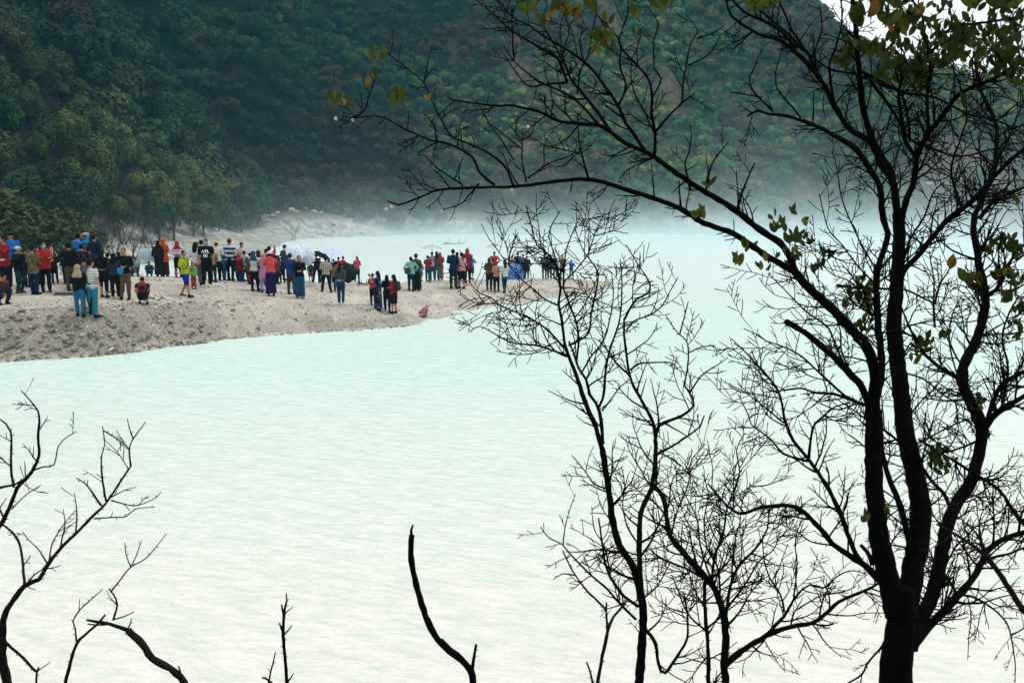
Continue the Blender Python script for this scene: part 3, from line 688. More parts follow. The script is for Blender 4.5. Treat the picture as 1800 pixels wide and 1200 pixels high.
Bt = [
 (T, 19, 17, 0.3, 50, [(1122, 1240), (1124, 1200), (1129, 1130), (1131, 1077), (1126, 1040)]),
 (T, 15, 12, 1.6, 60, [(1124, 1040), (1117, 1007), (1110, 990), (1089, 958), (1077, 916), (1071, 867), (1064, 822), (1059, 790)]),
 (T, 11, 7, 1.2, 60, [(1059, 790), (1047, 750), (1030, 710), (1013, 660), (1000, 627), (993, 607)]),
 (B, 8, 4, 1.4, 55, [(1060, 780), (1053, 720), (1037, 693), (1030, 667), (1017, 647), (1007, 617), (1000, 600)]),
 (B, 6.5, 2, 2.4, 60, [(993, 607), (987, 560), (982, 533), (985, 507), (980, 473), (967, 450), (943, 430), (937, 407), (932, 390), (925, 362)]),
 (B, 5, 2, 1.8, 60, [(995, 624), (970, 615), (943, 607), (900, 602), (870, 587), (843, 573), (827, 583)]),
 (B, 5, 2, 2.2, 60, [(990, 610), (963, 580), (933, 560), (893, 543), (867, 533), (833, 537)]),
 (B, 3.5, 1.8, 1.6, 45, [(880, 538), (863, 523), (840, 513), (825, 495)]),
 (B, 4, 1.6, 1.8, 50, [(982, 537), (960, 527), (927, 500), (905, 480), (877, 443), (860, 420), (846, 394)]),
 (B, 5, 2, 1.8, 55, [(1000, 607), (1033, 587), (1040, 547), (1050, 500), (1050, 477), (1040, 460), (1025, 440), (1010, 400)]),
 (B, 5, 2, 2.2, 55, [(1013, 633), (1017, 600), (1013, 567), (1000, 533), (990, 500), (1010, 477), (1033, 447), (1047, 407), (1062, 375)]),
 (B, 4, 2, 2.0, 50, [(985, 507), (975, 450), (965, 410), (985, 370)]),
 (B, 4, 2, 2.0, 50, [(990, 505), (992, 460), (1000, 425), (1020, 380)]),
 (B, 6, 2, 1.6, 60, [(1053, 715), (1060, 700), (1067, 633), (1077, 600), (1090, 557), (1093, 493), (1090, 455)]),
 (B, 4, 2, 1.4, 50, [(1070, 628), (1085, 622), (1103, 612)]),
 (B, 4, 2, 1.4, 50, [(1058, 722), (1075, 700), (1090, 680), (1107, 667)]),
 (B, 4, 2, 1.6, 50, [(1022, 655), (1040, 625), (1060, 600), (1070, 570), (1078, 520), (1075, 480)]),
 (B, 13, 8, 1.4, 60, [(1128, 1060), (1124, 997), (1124, 927), (1129, 892), (1145, 857), (1152, 808), (1153, 780)]),
 (B, 8, 4, 1.3, 60, [(1153, 780), (1150, 750), (1137, 720), (1120, 690), (1107, 660), (1100, 613), (1097, 587), (1097, 560)]),
 (B, 5, 2, 1.4, 45, [(1097, 562), (1117, 527), (1137, 517), (1143, 500), (1123, 467), (1100, 430)]),
 (B, 4, 2, 1.2, 40, [(1100, 582), (1117, 563), (1143, 553), (1163, 538), (1178, 512), (1192, 487)]),
 (B, 3, 1.6, 1.0, 30, [(1137, 517), (1160, 510)]),
 (B, 5, 2, 1.6, 50, [(1107, 660), (1083, 637), (1070, 620), (1053, 597)]),
 (B, 4.5, 2, 1.4, 50, [(1108, 650), (1120, 640), (1150, 637), (1177, 637), (1192, 648)]),
 (B, 8, 4, 1.4, 55, [(1152, 770), (1158, 748), (1180, 738), (1200, 730), (1220, 712), (1212, 690), (1203, 677)]),
 (B, 4, 2, 1.2, 45, [(1203, 677), (1210, 633), (1207, 600), (1193, 587), (1180, 570), (1170, 553)]),
 (B, 3.5, 2, 0.8, 30, [(1210, 620), (1233, 610), (1257, 607)]),
 (B, 3.5, 2, 0.8, 30, [(1195, 587), (1202, 560), (1210, 530)]),
 (B, 4, 2, 1.0, 40, [(1213, 690), (1233, 660), (1260, 642), (1280, 628)]),
 (B, 6, 3, 1.2, 50, [(1152, 800), (1183, 783), (1217, 760), (1230, 750), (1238, 730)]),
 (B, 7, 3, 2.2, 42, [(1122, 1065), (1096, 1046), (1075, 1018), (1064, 990), (1058, 950), (1052, 910)]),
 (B, 6, 2, 1.6, 30, [(1118, 1088), (1089, 1060), (1068, 1035), (1040, 1011), (1005, 976), (987, 955), (965, 945), (950, 925)]),
 (B, 3, 1.6, 1.0, 26, [(990, 957), (992, 935), (1000, 900), (1012, 867)]),
 (B, 4, 2, 2.0, 38, [(1075, 1020), (1062, 960), (1045, 930), (1040, 890)]),
 (B, 4, 2, 1.4, 34, [(1070, 860), (1045, 850), (1030, 830), (1005, 800)]),
 (B, 8, 4, 1.6, 50, [(1130, 1100), (1152, 1130), (1157, 1165), (1169, 1182), (1195, 1145), (1208, 1120), (1208, 1077), (1203, 1046)]),
 (B, 5, 2, 2.0, 60, [(1124, 980), (1145, 950), (1160, 915), (1175, 890), (1180, 850), (1195, 820)]),
 (B, 4, 2, 2.0, 60, [(1126, 960), (1105, 930), (1095, 890), (1098, 850), (1092, 820)]),
 (B, 4, 2, 2.0, 55, [(1132, 1050), (1155, 1030), (1172, 1000), (1180, 985)]),
]
plB = build_tree('B', rB, Bt, 5.0, M_BARK, 23)
rC = tree_root('bare_tree', 1270, 1230, 4.7, 'bushy many stemmed bare tree between the slim tree and the thick trunk')
Ct = [
 (T, 15, 15, 0, 50, [(1278, 1240), (1276, 1200), (1273, 1165), (1276, 1130), (1274, 1090)]),
 (T, 15, 9, 1.6, 60, [(1274, 1090), (1268, 1060), (1260, 1042), (1246, 1021), (1230, 1002), (1215, 986), (1197, 965), (1176, 937), (1169, 885), (1160, 865), (1145, 850)]),
 (B, 9, 7, 1.4, 55, [(1250, 1240), (1245, 1200), (1245, 1147), (1241, 1095), (1238, 1040), (1240, 1020)]),
 (B, 7, 3, 2.6, 60, [(1272, 1085), (1253, 1025), (1257, 976), (1271, 937), (1278, 895), (1290, 860)]),
 (B, 7, 3, 2.6, 60, [(1276, 1080), (1285, 1025), (1302, 990), (1330, 962), (1348, 930), (1352, 890)]),
 (B, 12, 5, 1.4, 50, [(1277, 1165), (1302, 1144), (1337, 1123), (1365, 1109), (1401, 1098), (1427, 1095), (1451, 1078), (1474, 1057), (1506, 1043), (1538, 1029), (1550, 1020)]),
 (B, 8, 3, 1.4, 50, [(1340, 1120), (1350, 1112), (1378, 1083), (1395, 1054), (1410, 1035), (1425, 1027), (1448, 1034)]),
 (B, 5, 2, 1.6, 50, [(1378, 1075), (1372, 1045), (1352, 1013), (1343, 981), (1340, 940)]),
 (B, 4, 2, 0.6, 50, [(1395, 1054), (1397, 1037), (1401, 990), (1398, 952), (1410, 908)]),
 (B, 4, 2, 1.8, 55, [(1425, 1027), (1450, 1032), (1475, 1010), (1500, 1002), (1525, 1010)]),
 (B, 3.5, 2, 1.2, 45, [(1402, 1070), (1440, 1048), (1480, 1040), (1505, 1030)]),
 (B, 3.5, 1.6, 0.8, 45, [(1451, 1078), (1490, 1082), (1520, 1077), (1558, 1077)]),
 (B, 3.5, 1.6, 0.8, 45, [(1427, 1095), (1440, 1112), (1452, 1130), (1480, 1155)], -0.2),
 (B, 3.5, 1.6, 0.8, 45, [(1345, 1123), (1330, 1140), (1310, 1158), (1290, 1164)], -0.2),
 (B, 3, 1.4, 0.8, 40, [(1345, 1128), (1358, 1150), (1378, 1178)], -0.3),
 (B, 6, 3, 1.8, 55, [(1246, 1021), (1204, 998), (1173, 986), (1150, 972), (1138, 960)]),
 (B, 5, 2, 2.4, 55, [(1262, 1045), (1240, 990), (1230, 950), (1225, 910), (1210, 880), (1195, 850)]),
 (B, 5, 2, 2.4, 55, [(1266, 1060), (1262, 1000), (1242, 960), (1238, 910), (1245, 870), (1235, 830)]),
 (B, 5, 2, 2.4, 55, [(1276, 1070), (1300, 1040), (1320, 1010), (1335, 985), (1360, 965), (1372, 930)]),
 (B, 5, 2, 2.4, 55, [(1278, 1100), (1300, 1075), (1320, 1040), (1340, 1020)]),
 (B, 4, 2, 2.4, 55, [(1241, 1070), (1225, 1045), (1212, 1010), (1200, 990)]),
 (B, 5, 2, 2.2, 60, [(1244, 1110), (1215, 1085), (1200, 1060), (1190, 1030), (1180, 1010)]),
 (B, 4, 2, 1.8, 50, [(1246, 1150), (1222, 1180), (1205, 1210)]),
 (B, 4, 2, 2.4, 60, [(1286, 1020), (1290, 960), (1300, 920), (1305, 880), (1320, 850)]),
 (B, 4, 2, 2.0, 60, [(1180, 940), (1190, 900), (1210, 850), (1215, 810), (1240, 780)]),
 (B, 4, 2, 2.0, 60, [(1290, 865), (1300, 830), (1295, 790), (1310, 760)]),
]
build_tree('C', rC, Ct, 4.7, M_BARK, 37)
rH = tree_root('bare_sapling', 1048, 1230, 4.8, 'thin dead forked sapling rising at the bottom just left of the slim bare tree', 'sapling')
build_tree('H', rH, [(T, 8, 7, 0, 0, [(1046, 1240), (1050, 1200), (1059, 1151), (1068, 1109)]),
  (B, 6.5, 5, 0.4, 20, [(1068, 1109), (1078, 1084), (1099, 1060)]), (B, 5, 4, 0, 20, [(1068, 1109), (1066, 1085), (1066, 1058)]),
  (B, 5, 3, 0.8, 30, [(1066, 1072), (1045, 1050), (1033, 1039), (1012, 1011), (1000, 990), (989, 967)]),
  (B, 3.5, 1.8, 0.8, 25, [(1012, 1011), (990, 1008), (972, 1018)]), (B, 5, 3.5, 0, 20, [(1045, 1215), (1038, 1182), (1031, 1163)])], 4.8, M_BARKG, 3)
rD = tree_root('bare_tree', 10, 1240, 3.6, 'slender bare tree at the lower left corner spreading thin crooked branches')
Dt = [
 (T, 20, 13, 0, 0, [(25, 1240), (13, 1200), (5, 1157), (5, 1092)]),
 (T, 12, 9, 0.4, 40, [(5, 1092), (12, 1070), (22, 1057), (43, 1029), (69, 1018)]),
 (B, 8.5, 3.5, 0.8, 45, [(69, 1018), (87, 988), (105, 965), (130, 940), (160, 910), (186, 884), (212, 845), (230, 819)]),
 (B, 4, 2, 0.8, 30, [(230, 819), (227, 790), (234, 771), (256, 741)]),
 (B, 3, 1.6, 0.3, 20, [(234, 771), (227, 752), (224, 735)]),
 (B, 6, 4, 0.8, 40, [(43, 1027), (39, 983), (32, 949), (13, 927), (-6, 915)]),
 (B, 9, 7, 1.0, 40, [(-10, 935), (3, 920), (17, 892), (30, 858), (45, 842), (56, 829)]),
 (B, 7, 2, 1.8, 26, [(56, 829), (69, 801), (67, 767), (69, 732), (60, 712), (37, 686)]),
 (B, 6, 3, 1.4, 35, [(24, 856), (19, 819), (19, 758), (0, 736), (-10, 728)]),
 (B, 3.5, 1.8, 0.8, 26, [(59, 826), (78, 820), (95, 816), (102, 784), (112, 772), (134, 758)]),
 (B, 4.5, 1.8, 0.8, 26, [(186, 880), (180, 840), (178, 806), (184, 780), (180, 749)]),
 (B, 3, 1.8, 0.5, 26, [(181, 756), (212, 775), (227, 790)]),
 (B, 5, 2, 1.4, 26, [(178, 888), (160, 862), (148, 848), (134, 840)]),
 (B, 3.5, 1.6, 1.4, 26, [(195, 879), (234, 888), (260, 881), (275, 874), (284, 864)]),
 (B, 3.5, 1.6, 0.8, 26, [(166, 911), (195, 909), (221, 907), (238, 894), (273, 891)]),
 (B, 3.5, 1.6, 1.2, 26, [(86, 988), (91, 957), (108, 927), (132, 897)]),
 (B, 3.5, 1.6, 1.4, 26, [(82, 988), (65, 962), (50, 948), (39, 933)]),
 (B, 3.5, 2.5, 0.2, 26, [(45, 1027), (60, 1010), (74, 1000), (86, 985)]),
 (B, 4, 1.5, 0.8, 30, [(133, 937), (135, 900), (131, 866)]),
 (B, 6, 5, 0.3, 30, [(7, 1125), (20, 1138), (39, 1154), (55, 1172), (64, 1180)]),
 (B, 4.5, 4, 0.2, 30, [(64, 1205), (65, 1180), (68, 1172)]),
 (B, 6, 4, 0.6, 35, [(-12, 860), (8, 855), (25, 852), (45, 840)]),
 (B, 3, 1.5, 0.8, 30, [(20, 895), (45, 870), (72, 852)]),
]
build_tree('D', rD, Dt, 3.6, M_BARKG, 41)
rE = tree_root('bare_sapling', 112, 1230, 4.2, 'thin bare sapling with curling twigs beside the lower left tree', 'sapling')
build_tree('E', rE, [(T, 8, 6, 0, 0, [(110, 1240), (115, 1200), (130, 1143), (141, 1122)]),
  (B, 5.5, 4, 0.3, 20, [(141, 1122), (169, 1098), (185, 1080)]), (B, 4, 2, 0.4, 25, [(134, 1126), (132, 1105), (128, 1092), (140, 1072), (156, 1057), (180, 1035)])], 4.2, M_BARKG, 9)
rE2 = tree_root('broken_branch', 345, 1240, 4.0, 'broken dark branch arching up to the left with a torn end and one long twig', 'branch')
build_tree('E2', rE2, [(T, 13, 14, 0, 0, [(340, 1250), (325, 1200), (310, 1182), (299, 1174), (269, 1157), (257, 1140), (251, 1131), (225, 1107)]),
  (B, 9, 5, 0, 0, [(225, 1107), (210, 1102), (191, 1096), (170, 1092), (152, 1089)]), (B, 4, 3, 0, 0, [(188, 1097), (170, 1098), (154, 1096)]),
  (B, 4.5, 3, 0.4, 20, [(199, 1089), (206, 1063), (200, 1045), (192, 1034)]), (B, 3.5, 1.8, 0.2, 20, [(195, 1040), (212, 1018), (230, 996), (255, 982), (275, 960), (292, 938)]),
  (B, 2.4, 1.6, 0.4, 20, [(230, 996), (222, 975), (219, 953)]), (B, 2.4, 1.6, 0.4, 15, [(232, 993), (240, 975), (249, 949)]),
  (B, 3.5, 2, 0, 20, [(199, 1088), (218, 1083), (236, 1074)]), (B, 3.5, 2, 0, 20, [(225, 1105), (229, 1095), (231, 1086)]),
  (B, 6, 3, 0, 20, [(322, 1200), (318, 1185), (314, 1170)])], 4.0, M_BARKG, 10)
rF = tree_root('dead_stem', 505, 1230, 4.5, 'thin upright dead stem with short side stubs at the bottom left of the centre', 'stem')
build_tree('F', rF, [(T, 8, 6, 0.4, 12, [(508, 1240), (505, 1200), (500, 1148), (498, 1105), (500, 1070)]), (B, 5, 2.5, 0.6, 10, [(500, 1072), (504, 1055), (503, 1042)]),
  (B, 5, 3, 0, 8, [(498, 1112), (494, 1102), (491, 1094)]), (B, 4, 2, 0, 8, [(500, 1114), (508, 1105), (513, 1098)]), (B, 6, 3, 0, 8, [(499, 1080), (496, 1070), (495, 1062)]),
  (B, 5, 2.5, 0.5, 12, [(470, 1225), (474, 1190), (480, 1165), (484, 1146)]), (B, 5, 3, 0, 12, [(478, 1200), (468, 1192), (460, 1190)]), (B, 4, 2, 0, 12, [(506, 1196), (512, 1190), (516, 1182)])], 4.5, M_BARK, 12)
rG = tree_root('dead_stem', 832, 1230, 4.0, 'thick curved black dead stem rising alone from the bottom centre', 'stem')
build_tree('G', rG, [(T, 15, 12, 0, 0, [(834, 1245), (832, 1200), (828, 1178), (812, 1160), (792, 1144), (770, 1125), (752, 1092), (738, 1050), (726, 1005), (722, 965), (724, 940)]),
  (B, 8, 4, 0, 0, [(724, 945), (723, 932), (726, 922)]), (B, 8, 5, 0, 0, [(829, 1180), (833, 1155), (837, 1132)]), (B, 7, 4, 0, 0, [(800, 1150), (788, 1135), (776, 1122)])], 4.0, M_BARK, 14)
# ------------------------------------------------------------------ leaves on the large tree and drops on its twigs
def leaf_material(name, a, b):
    m = NM(name); m.bsdf(0.55, 0.18)
    oi = m.n('ShaderNodeObjectInfo'); n1 = m.noise(40, 3, 0.6, m.pos())
    c = m.mix(oi.outputs['Random'], lin(a), lin(b)); v = m.ramp(n1.outputs[0], [(0.3, (0.7, 0.7, 0.7)), (0.7, (1.2, 1.2, 1.2))])
    col = m.mix(1.0, c, v.outputs[0], 'MULTIPLY'); m.l(col, m.b.inputs['Base Color'])
    tr = m.n('ShaderNodeBsdfTranslucent'); m.l(col, tr.inputs[0]); ms = m.n('ShaderNodeMixShader'); ms.inputs[0].default_value = 0.5
    m.l(m.b.outputs[0], ms.inputs[1]); m.l(tr.outputs[0], ms.inputs[2]); m.l(ms.outputs[0], m.out.inputs['Surface'])
    return m.mat
M_LG = leaf_material('green_leaf', (0.028, 0.046, 0.006), (0.085, 0.115, 0.014))
M_LY = leaf_material('turning_leaf', (0.15, 0.14, 0.014), (0.18, 0.085, 0.025))
def leaf_mesh(mat, wd=0.42, curl=0.2):
    V = []; Fc = []; n = 7
    for i in range(n):
        t = i / (n - 1); hw = wd * 0.5 * math.sin(math.pi * min(1, t * 0.97 + 0.02)) ** 0.8 * (1 - 0.25 * t)
        z = curl * (t - 0.4) ** 2
        V += [(-hw, t, z + hw * 0.35), (0, t, z), (hw, t, z + hw * 0.35)]
    for i in range(n - 1):
        for j in (0, 1): Fc.append((i * 3 + j, i * 3 + j + 1, i * 3 + j + 4, i * 3 + j + 3))
    me = bpy.data.meshes.new('leaf'); me.from_pydata(V, [], Fc); me.materials.append(mat)
    me.polygons.foreach_set('use_smooth', [True] * len(Fc)); return me
LG = [leaf_mesh(M_LG, 0.46, 0.3), leaf_mesh(M_LG, 0.56, 0.1), leaf_mesh(M_LG, 0.5, -0.3)]; LY = [leaf_mesh(M_LY, 0.52, 0.3), leaf_mesh(M_LY, 0.6, -0.2)]
LEAVES = [  # px, py, radius, count, size px, share turning
 (930, 22, 14, 5, 24, .1), (975, 18, 10, 3, 36, 0), (957, 45, 10, 3, 24, .2), (1010, 26, 12, 6, 22, .9), (1042, 18, 10, 4, 22, .1), (1060, 60, 22, 10, 18, .45), (1055, 85, 22, 8, 17, .3), (1115, 34, 5, 1, 26, 0), (1105, 6, 14, 4, 24, 0),
 (1172, 12, 16, 5, 26, .1), (1078, 92, 8, 3, 18, 0), (1118, 62, 5, 2, 14, .5), (1330, 18, 16, 5, 24, .3), (1356, 8, 10, 4, 24, .2), (660, 106, 8, 4, 20, 0), (672, 98, 6, 2, 20, 0), (662, 138, 4, 1, 22, .3), (640, 152, 4, 1, 20, .9),
 (590, 182, 7, 3, 22, .1), (610, 186, 9, 4, 24, .2), (696, 176, 5, 2, 26, 0), (694, 184, 8, 3, 20, .3), (712, 190, 5, 1, 20, .4), (747, 178, 4, 1, 20, .9), (1384, 400, 30, 12, 17, .2), (1402, 445, 28, 12, 15, .2), (1412, 415, 20, 8, 16, .2),
 (1297, 462, 8, 4, 20, .2), (1315, 440, 10, 4, 18, .4), (1350, 465, 18, 5, 15, .2), (1232, 382, 12, 6, 20, .05), (1345, 330, 4, 0, 14, 0), (1244, 325, 8, 3, 16, .2), (1455, 452, 10, 6, 14, .3), (1440, 475, 14, 5, 14, .2), (1515, 512, 20, 14, 16, .1),
 (1525, 530, 20, 10, 15, .1), (1490, 540, 12, 7, 15, .2), (1520, 572, 16, 9, 14, .3), (1622, 608, 16, 10, 16, .05), (1608, 634, 8, 3, 18, .2), (1657, 592, 8, 5, 16, .2), (1672, 470, 3, 2, 22, 1), (1697, 493, 6, 3, 20, .2), (1716, 500, 12, 8, 19, .35), (1722, 520, 10, 5, 17, .1),
 (1740, 438, 12, 7, 17, .1), (1772, 432, 16, 11, 17, .05), (1793, 450, 14, 9, 17, .05), (1758, 482, 12, 6, 18, .9), (1782, 495, 16, 9, 17, .3), (1770, 520, 16, 9, 17, .15), (1795, 545, 12, 7, 15, .1), (1658, 815, 22, 22, 15, .12), (1645, 800, 14, 8, 15, .1),
 (1695, 182, 8, 4, 17, .7), (1693, 206, 4, 2, 14, 1), (1722, 712, 14, 8, 14, .1), (1790, 585, 16, 9, 14, .05), (1562, 904, 3, 1, 20, 1), (1519, 915, 3, 2, 18, .9), (1741, 347, 3, 1, 12, 1), (1785, 355, 8, 3, 15, .7), (1740, 770, 3, 1, 12, .8), (1510, 600, 10, 4, 13, .3), (1465, 620, 10, 4, 13, .2),
 (1520, 34, 10, 4, 36, .5), (1512, 50, 10, 3, 32, .6), (1550, 26, 6, 2, 34, 0), (1562, 44, 12, 5, 28, .2), (1578, 10, 10, 4, 26, 0), (1600, 36, 14, 7, 24, .8), (1590, 55, 16, 8, 24, .3), (1715, 6, 12, 4, 40, .1), (1758, 10, 12, 4, 40, .05), (1668, 92, 8, 3, 36, .5), (1530, 96, 14, 9, 22, .15), (1560, 108, 18, 10, 20, .2)]
TOPLEAF = [(1625, 40, 26), (1660, 30, 22), (1690, 45, 26), (1725, 40, 26), (1755, 48, 26), (1788, 60, 20), (1640, 62, 24), (1680, 70, 26), (1715, 72, 26), (1745, 78, 26), (1775, 85, 22), (1790, 105, 20), (1640, 105, 22), (1600, 100, 22), (1610, 130, 18), (1670, 105, 20), (1700, 100, 22), (1735, 110, 24), (1765, 118, 22), (1790, 140, 16), (1570, 80, 18), (1545, 140, 20), (1590, 135, 20), (1620, 145, 20), (1780, 30, 20), (1500, 90, 14), (1480, 110, 14)]
for a, b, c in TOPLEAF: LEAVES.append((a, b, c, 7 if b < 50 else 15, 17, .05))
LEAVES = [(a, b, c, int(n * 1.6 + .5), sz * 1.12, ty) for a, b, c, n, sz, ty in LEAVES]
rl = random.Random(3)
cand = sorted([(sz, a, b, R_, ty) for a, b, R_, n, sz, ty in LEAVES for _ in range(n)], key=lambda q: -q[0])
small = {0: Geo(), 1: Geo()}
pa = np.array([(q[0], q[1], q[2]) for q in plA])
for k, (sz, a, b, R_, ty) in enumerate(cand):
    an = rl.uniform(0, 6.28); rr = R_ * math.sqrt(rl.random()); x = a + rr * math.cos(an); y = b + rr * math.sin(an)
    dd = float(pa[np.argmin((pa[:, 0] - x) ** 2 + (pa[:, 1] - y) ** 2), 2]) + rl.uniform(-.08, .08)
    s = sz * dd / F_PX * rl.uniform(0.75, 1.2)
    yl = rl.random() < ty * .4; me = rl.choice(LY if yl else LG)
    eul = (rl.uniform(0.7, 2.0), rl.uniform(-0.9, 0.9), rl.choice((0, math.pi)) + rl.uniform(-.9, .9))
    p = P(x, y, dd)
    if k < 290:
        o = bpy.data.objects.new('leaf', me); link(o, rA); o.location = p; o.rotation_euler = eul; o.scale = (s, s, s)
        if yl: o['label'] = 'yellow-brown leaf'
    else:
        R3 = Matrix.Translation(p) @ __import__('mathutils').Euler(eul).to_matrix().to_4x4() @ Matrix.Scale(s, 4)
        small[1 if yl else 0].add([R3 @ v.co for v in me.vertices], [tuple(f.vertices) for f in me.polygons])
g = Geo(); g.add(small[0].v, small[0].f, 0); g.add(small[1].v, small[1].f, 1)
fo = g.obj('foliage', [M_LG, M_LY], rA); fo['kind'] = 'stuff'
for r_ in (rA, rN, rB, rC, rH, rD, rE, rE2, rF, rG):
    for ch in list(r_.children): ch.location = ch.location - r_.location
md = NM('water_drop_glass'); md.bsdf(0.02, 0.5, (1, 1, 1, 1)); md.b.inputs['Transmission Weight'].default_value = 0.6; md.b.inputs['IOR'].default_value = 1.33
DL = ['water drop hanging from the leafy tip furthest left', 'water drop beneath the thin twig just right of the leftmost leaves', 'water drop under the thickest middle part of the lower left branch',
      'left one of two water drops at the branch tip over the far beach', 'right one of two water drops at the branch tip over the far beach', 'water drop on the small drooping twig tip over the lake mist', 'water drop hanging from the upper side branch by tan soil']
for (a, b), L in zip([(590, 208), (620, 210), (900, 333), (679, 367), (688, 363), (776, 371), (928, 222)], DL):
    q = pa[np.argmin((pa[:, 0] - a) ** 2 + (pa[:, 1] - b) ** 2)]
    g = Geo(); r_ = 3.0 * q[2] / F_PX
    ellipsoid(g, (0, 0, -r_ * .3), (r_ * 1.05, r_, r_ * .9), 10, 8); tube(g, [Vector((0, 0, r_ * .3)), Vector((0, 0, r_ * 1.2))], [r_ * .5, r_ * .12], 8)
    o = g.obj('water_drop', md.mat); o.location = P(a, b, q[2]); tag(o, L, 'water drop', 'water drops hanging on the twigs')
# ------------------------------------------------------------------ people
MATS = {}
def cloth(c, pat='plain', c2='#ffffff'):
    key = (c, pat, c2)
    if key in MATS: return MATS[key]
    m = NM('cloth_' + pat); m.bsdf(0.85, 0.12)
    tc = m.n('ShaderNodeTexCoord').outputs['Object']; sp = m.n('ShaderNodeSeparateXYZ'); m.l(tc, sp.inputs[0])
    fold = m.noise(9, 4, 0.6, tc)
    A_, B_ = [(*[q_ * (.62 + .25 * min(1, q_ * 2)) for q_ in lin(z_)[:3]], 1) for z_ in (c, c2)]
    base = A_
    if pat == 'stripe':
        f = m.math('GREATER_THAN', m.math('FRACT', m.math('MULTIPLY', sp.outputs[2], 9.0)), 0.55); base = m.mix(f, A_, B_)
    elif pat == 'thin':
        f = m.math('GREATER_THAN', m.math('FRACT', m.math('MULTIPLY', sp.outputs[2], 13.0)), 0.78); base = m.mix(f, A_, B_)
    elif pat == 'wide':
        f = m.math('GREATER_THAN', m.math('FRACT', m.math('MULTIPLY', sp.outputs[2], 5.5)), 0.5); base = m.mix(f, A_, B_)
    elif pat == 'plaid':
        f = m.math('GREATER_THAN', m.math('FRACT', m.math('MULTIPLY', sp.outputs[2], 9.0)), 0.72); g_ = m.math('GREATER_THAN', m.math('FRACT', m.math('MULTIPLY', sp.outputs[0], 11.0)), 0.70)
        base = m.mix(m.math('MULTIPLY', m.math('ADD', f, g_), 0.5), A_, B_)
    elif pat == 'camo':
        n = m.noise(14, 2, 0.5, tc); base = m.ramp(n.outputs[0], [(0.0, c), (0.45, c2), (0.56, '#2a2d1e')], 'CONSTANT').outputs[0]
    elif pat == 'patch':
        v = m.n('ShaderNodeTexVoronoi'); v.inputs['Scale'].default_value = 7; m.l(tc, v.inputs['Vector']); hs = m.n('ShaderNodeSeparateColor'); m.l(v.outputs['Color'], hs.inputs[0])
        base = m.ramp(hs.outputs[0], [(0, c), (0.35, '#16508a'), (0.5, '#117a60'), (0.62, '#9c2b2b'), (0.75, '#3a2070'), (0.88, c)], 'CONSTANT').outputs[0]
    v = m.ramp(fold.outputs[0], [(0.3, (0.78, 0.78, 0.78)), (0.7, (1.12, 1.12, 1.12))])
    m.l(m.mix(1.0, base, v.outputs[0], 'MULTIPLY'), m.b.inputs['Base Color']); m.bump(fold.outputs[0], 0.6, 0.03)
    MATS[key] = m.mat; return m.mat
def skin(c):
    key = ('skin', c)
    if key not in MATS:
        m = NM('skin'); m.bsdf(0.55, 0.3, lin(c)); MATS[key] = m.mat
    return MATS[key]
ARMS = {'down': ((.245, .02, 1.14), (.255, -.05, .89)), 'front': ((.255, .02, 1.15), (.05, -.25, 1.10)), 'phone': ((.235, -.17, 1.21), (.06, -.36, 1.47)),
        'up': ((.21, -.20, 1.44), (.12, -.42, 1.66)), 'hip': ((.37, .06, 1.17), (.19, -.07, 1.00)), 'back': ((.27, .11, 1.15), (.05, .17, 1.02)), 'cross': ((.25, -.05, 1.14), (-.06, -.21, 1.20)),
        'hold': ((.25, -.06, 1.15), (.14, -.30, 1.26)), 'fwd': ((.22, -.16, 1.17), (.16, -.42, 1.18)), 'head': ((.33, -.05, 1.42), (.12, -.06, 1.60)), 'strap': ((.23, -.03, 1.16), (.13, -.17, 1.36)), 'reach': ((.2, -.2, 1.22), (.1, -.5, 1.0))}
LEGS = {'stand': ((.10, 0, .48), (.10, .02, .08), (.10, 0, .48), (.10, -.02, .08)), 'wide': ((.15, 0, .48), (.21, .0, .08), (.15, 0, .48), (.21, 0, .08)),
        'walk': ((.09, -.14, .50), (.08, -.20, .08), (.09, .02, .49), (.09, .24, .12)), 'easy': ((.10, -.05, .48), (.13, -.05, .08), (.10, 0, .48), (.09, .04, .08)), 'bend': ((.11, -.12, .5), (.12, .02, .08), (.11, -.1, .5), (.12, .1, .08)),
        'crouch': ((.17, -.34, .50), (.14, -.10, .08), (.15, -.36, .47), (.12, -.14, .08))}
def ringstack(g, rings, M=None, n=14, m=0):
    V = []; Fc = []
    for (z, hx, hy, cy) in rings:
        for j in range(n):
            a = 2 * math.pi * j / n; p = Vector((hx * math.cos(a), cy + hy * math.sin(a), z)); V.append(M @ p if M else p)
    k = len(rings)
    for i in range(k - 1):
        for j in range(n): Fc.append((i * n + j, i * n + (j + 1) % n, (i + 1) * n + (j + 1) % n, (i + 1) * n + j))
    Fc.append(tuple(range(n))[::-1]); Fc.append(tuple((k - 1) * n + j for j in range(n)))
    g.add(V, Fc, m)
def limb(g, pts, rad, n=8):
    P_ = []; R_ = []
    d0 = (pts[0] - pts[1]).normalized(); d1 = (pts[-1] - pts[-2]).normalized()
    P_.append(pts[0] + d0 * rad[0] * .7); R_.append(rad[0] * .6)
    for i in range(len(pts)):
        P_.append(pts[i]); R_.append(rad[i])
        if i < len(pts) - 1: P_.append(pts[i].lerp(pts[i + 1], .45)); R_.append(rad[i] * .55 + rad[i + 1] * .5)
    P_.append(pts[-1] + d1 * rad[-1] * .7); R_.append(rad[-1] * .6)
    tube(g, P_, R_, n)
RAW = []      # (temp object) to remesh in one go
